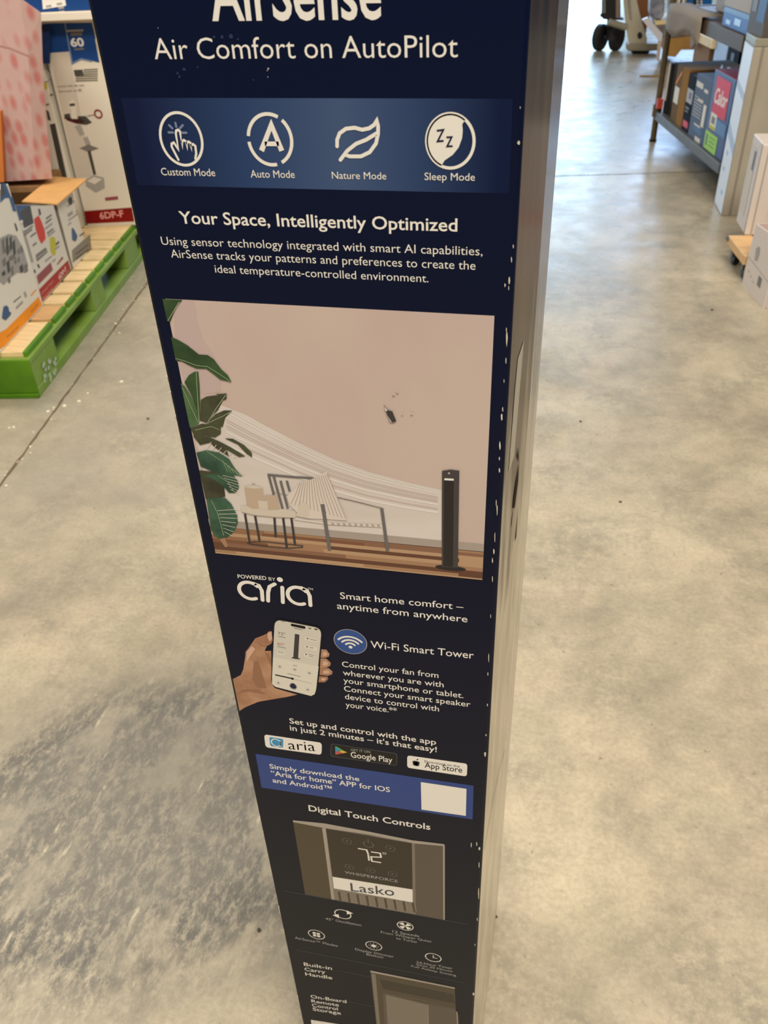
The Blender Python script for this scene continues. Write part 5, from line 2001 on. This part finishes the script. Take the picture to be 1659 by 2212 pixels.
# white strapping board leaning down to the floor
YS = 7.95
SPL_ = Plane((0, YS, 0), (1, 0, 0))
mb = MB()
mb.prism([SPL_.px(*q) for q in JJ((925, 340), (1020, 300), (1275, 580), (1260, 710), (1215, 700))], Vector((0, 0.05, 0)), mat('white film edge', (220, 214, 220), .35))
mb.prism([SPL_.px(*q) for q in JJ((1200, 700), (1262, 706), (1216, 1040), (1172, 1036))], Vector((0, 0.05, 0)), mat('beige film edge', (196, 176, 156), .5))
tag(mb.build('bent_board'), 'bent white board reaching the floor beside the rack post', 'board')

# wood stack behind the rack
ST = Plane((0, 8.05, 0), (1, 0, 0))
OAK = mat('golden carton', (178, 134, 72), .6, rgb2=(158, 114, 58), nscale=5)


def slab(pl_, q, depth, m, name, label, cat, bevel=0.004):
    mb = MB()
    mb.prism([pl_.px(*x) for x in q], Vector((0, depth, 0)), m)
    return tag(mb.build(name, bevel=bevel), label, cat)


K2 = off((1400, 0), 6.405)
slab(ST, K2((225, 545), (640, 490), (690, 690), (460, 690), (380, 790), (225, 775)), 0.5, OAK, 'carton', 'golden tan carton on the floor behind the bronze rack post', 'box')
slab(Plane((0, 8.05, 0), (1, 0, 0)), K2((70, 352), (620, 337), (640, 486), (430, 512), (235, 538), (120, 430)), 0.45, mat('grey shrink wrapped goods', (138, 128, 122), .35, rgb2=(112, 102, 98), nscale=14), 'wrapped_bundle', 'grey shrink-wrapped bundle on the golden tan carton', 'bundle')
slab(Plane((0, 8.05, 0), (1, 0, 0)), K2((95, 285), (530, 283), (535, 322), (100, 350)), 0.5, PINE, 'wooden_board', 'pale pine board lying on the grey wrapped bundle', 'board')
slab(Plane((0, 8.05, 0), (1, 0, 0)), K2((30, -120), (230, -120), (225, 180), (200, 266), (95, 268), (15, 230)), 0.3, mat('crinkled grey plastic', (176, 174, 180), .3, rgb2=(110, 112, 124), nscale=12), 'plastic_bag', 'crinkled grey plastic bag left of the bronze post on the pine board', 'bag', bevel=0.02)
o = slab(Plane((0, 8.05, 0), (1, 0, 0)), K2((300, -150), (505, -150), (502, 268), (290, 268)), 0.25, mat('cream carton', (214, 198, 180), .5), 'carton', 'cream carton with grey hose picture on the pine board', 'box')
pr = Print(Plane((0, 8.05, 0), (1, 0, 0)), 60)
HOSE = mat('grey hose print', (140, 132, 122), .5)
pr.stroke(K2((440, -60), (420, 40), (360, 110), (345, 200), (380, 235), (430, 170), (480, 60), (500, -40)), 0.045, HOSE, 0)
pr.stroke(K2((440, -60), (420, 40), (360, 110), (345, 200), (380, 235), (430, 170), (480, 60), (500, -40)), 0.018, CW2, 1)
pr.build('hose_picture', o)
o = slab(Plane((0, 8.05, 0), (1, 0, 0)), K2((528, -200), (905, -200), (865, 270), (520, 272)), 0.3, mat('cyan blue carton', (0, 92, 160), .5), 'carton', 'bright blue carton with white vertical lettering behind the rack', 'box')
pr = Print(Plane((0, 8.05, 0), (1, 0, 0)), 60)
for k in range(5):
    pr.arc(K2((712, 118 - k * 36))[0], 0.018, 30, 330, 0.010, WHITE, n=14)
pr.poly(K2((635, -60), (665, -60), (660, 105), (630, 105)), BLK)
pr.poly(K2((575, -60), (610, -60), (600, 60), (572, 60)), BINK)
pr.build('vertical_lettering', o)
mb = MB()
sp_ = floor_at(1428, 166)
mb.obox(sp_ + Vector((-0.16, 0, 0.001)), (0.17, 0.0, 0), (0, 0.03, 0), (0, 0, 0.006), TANB)
tag(mb.build('wood_sliver', bevel=0.001), 'thin tan sliver lying on the floor left of the rack post', 'sliver')

# neighbours that read as one set
for o in list(COL.objects):
    l = o.get('label', '')
    if o.parent is not None or o.get('category') not in ('box', 'folder', 'case'):
        continue
    if 'pallet' in l or 'pump carton' in l or 'crimson-banded' in l:
        o['group'] = 'cartons on the green pallet'
    elif 'lower rack shelf' in l or 'lower shelf' in l or 'tan carton' in l and 'floor' not in l:
        o['group'] = 'boxes on the lower rack shelf'
    elif 'behind the rack' in l and 'standing' in l:
        o['group'] = 'cartons standing behind the rack'
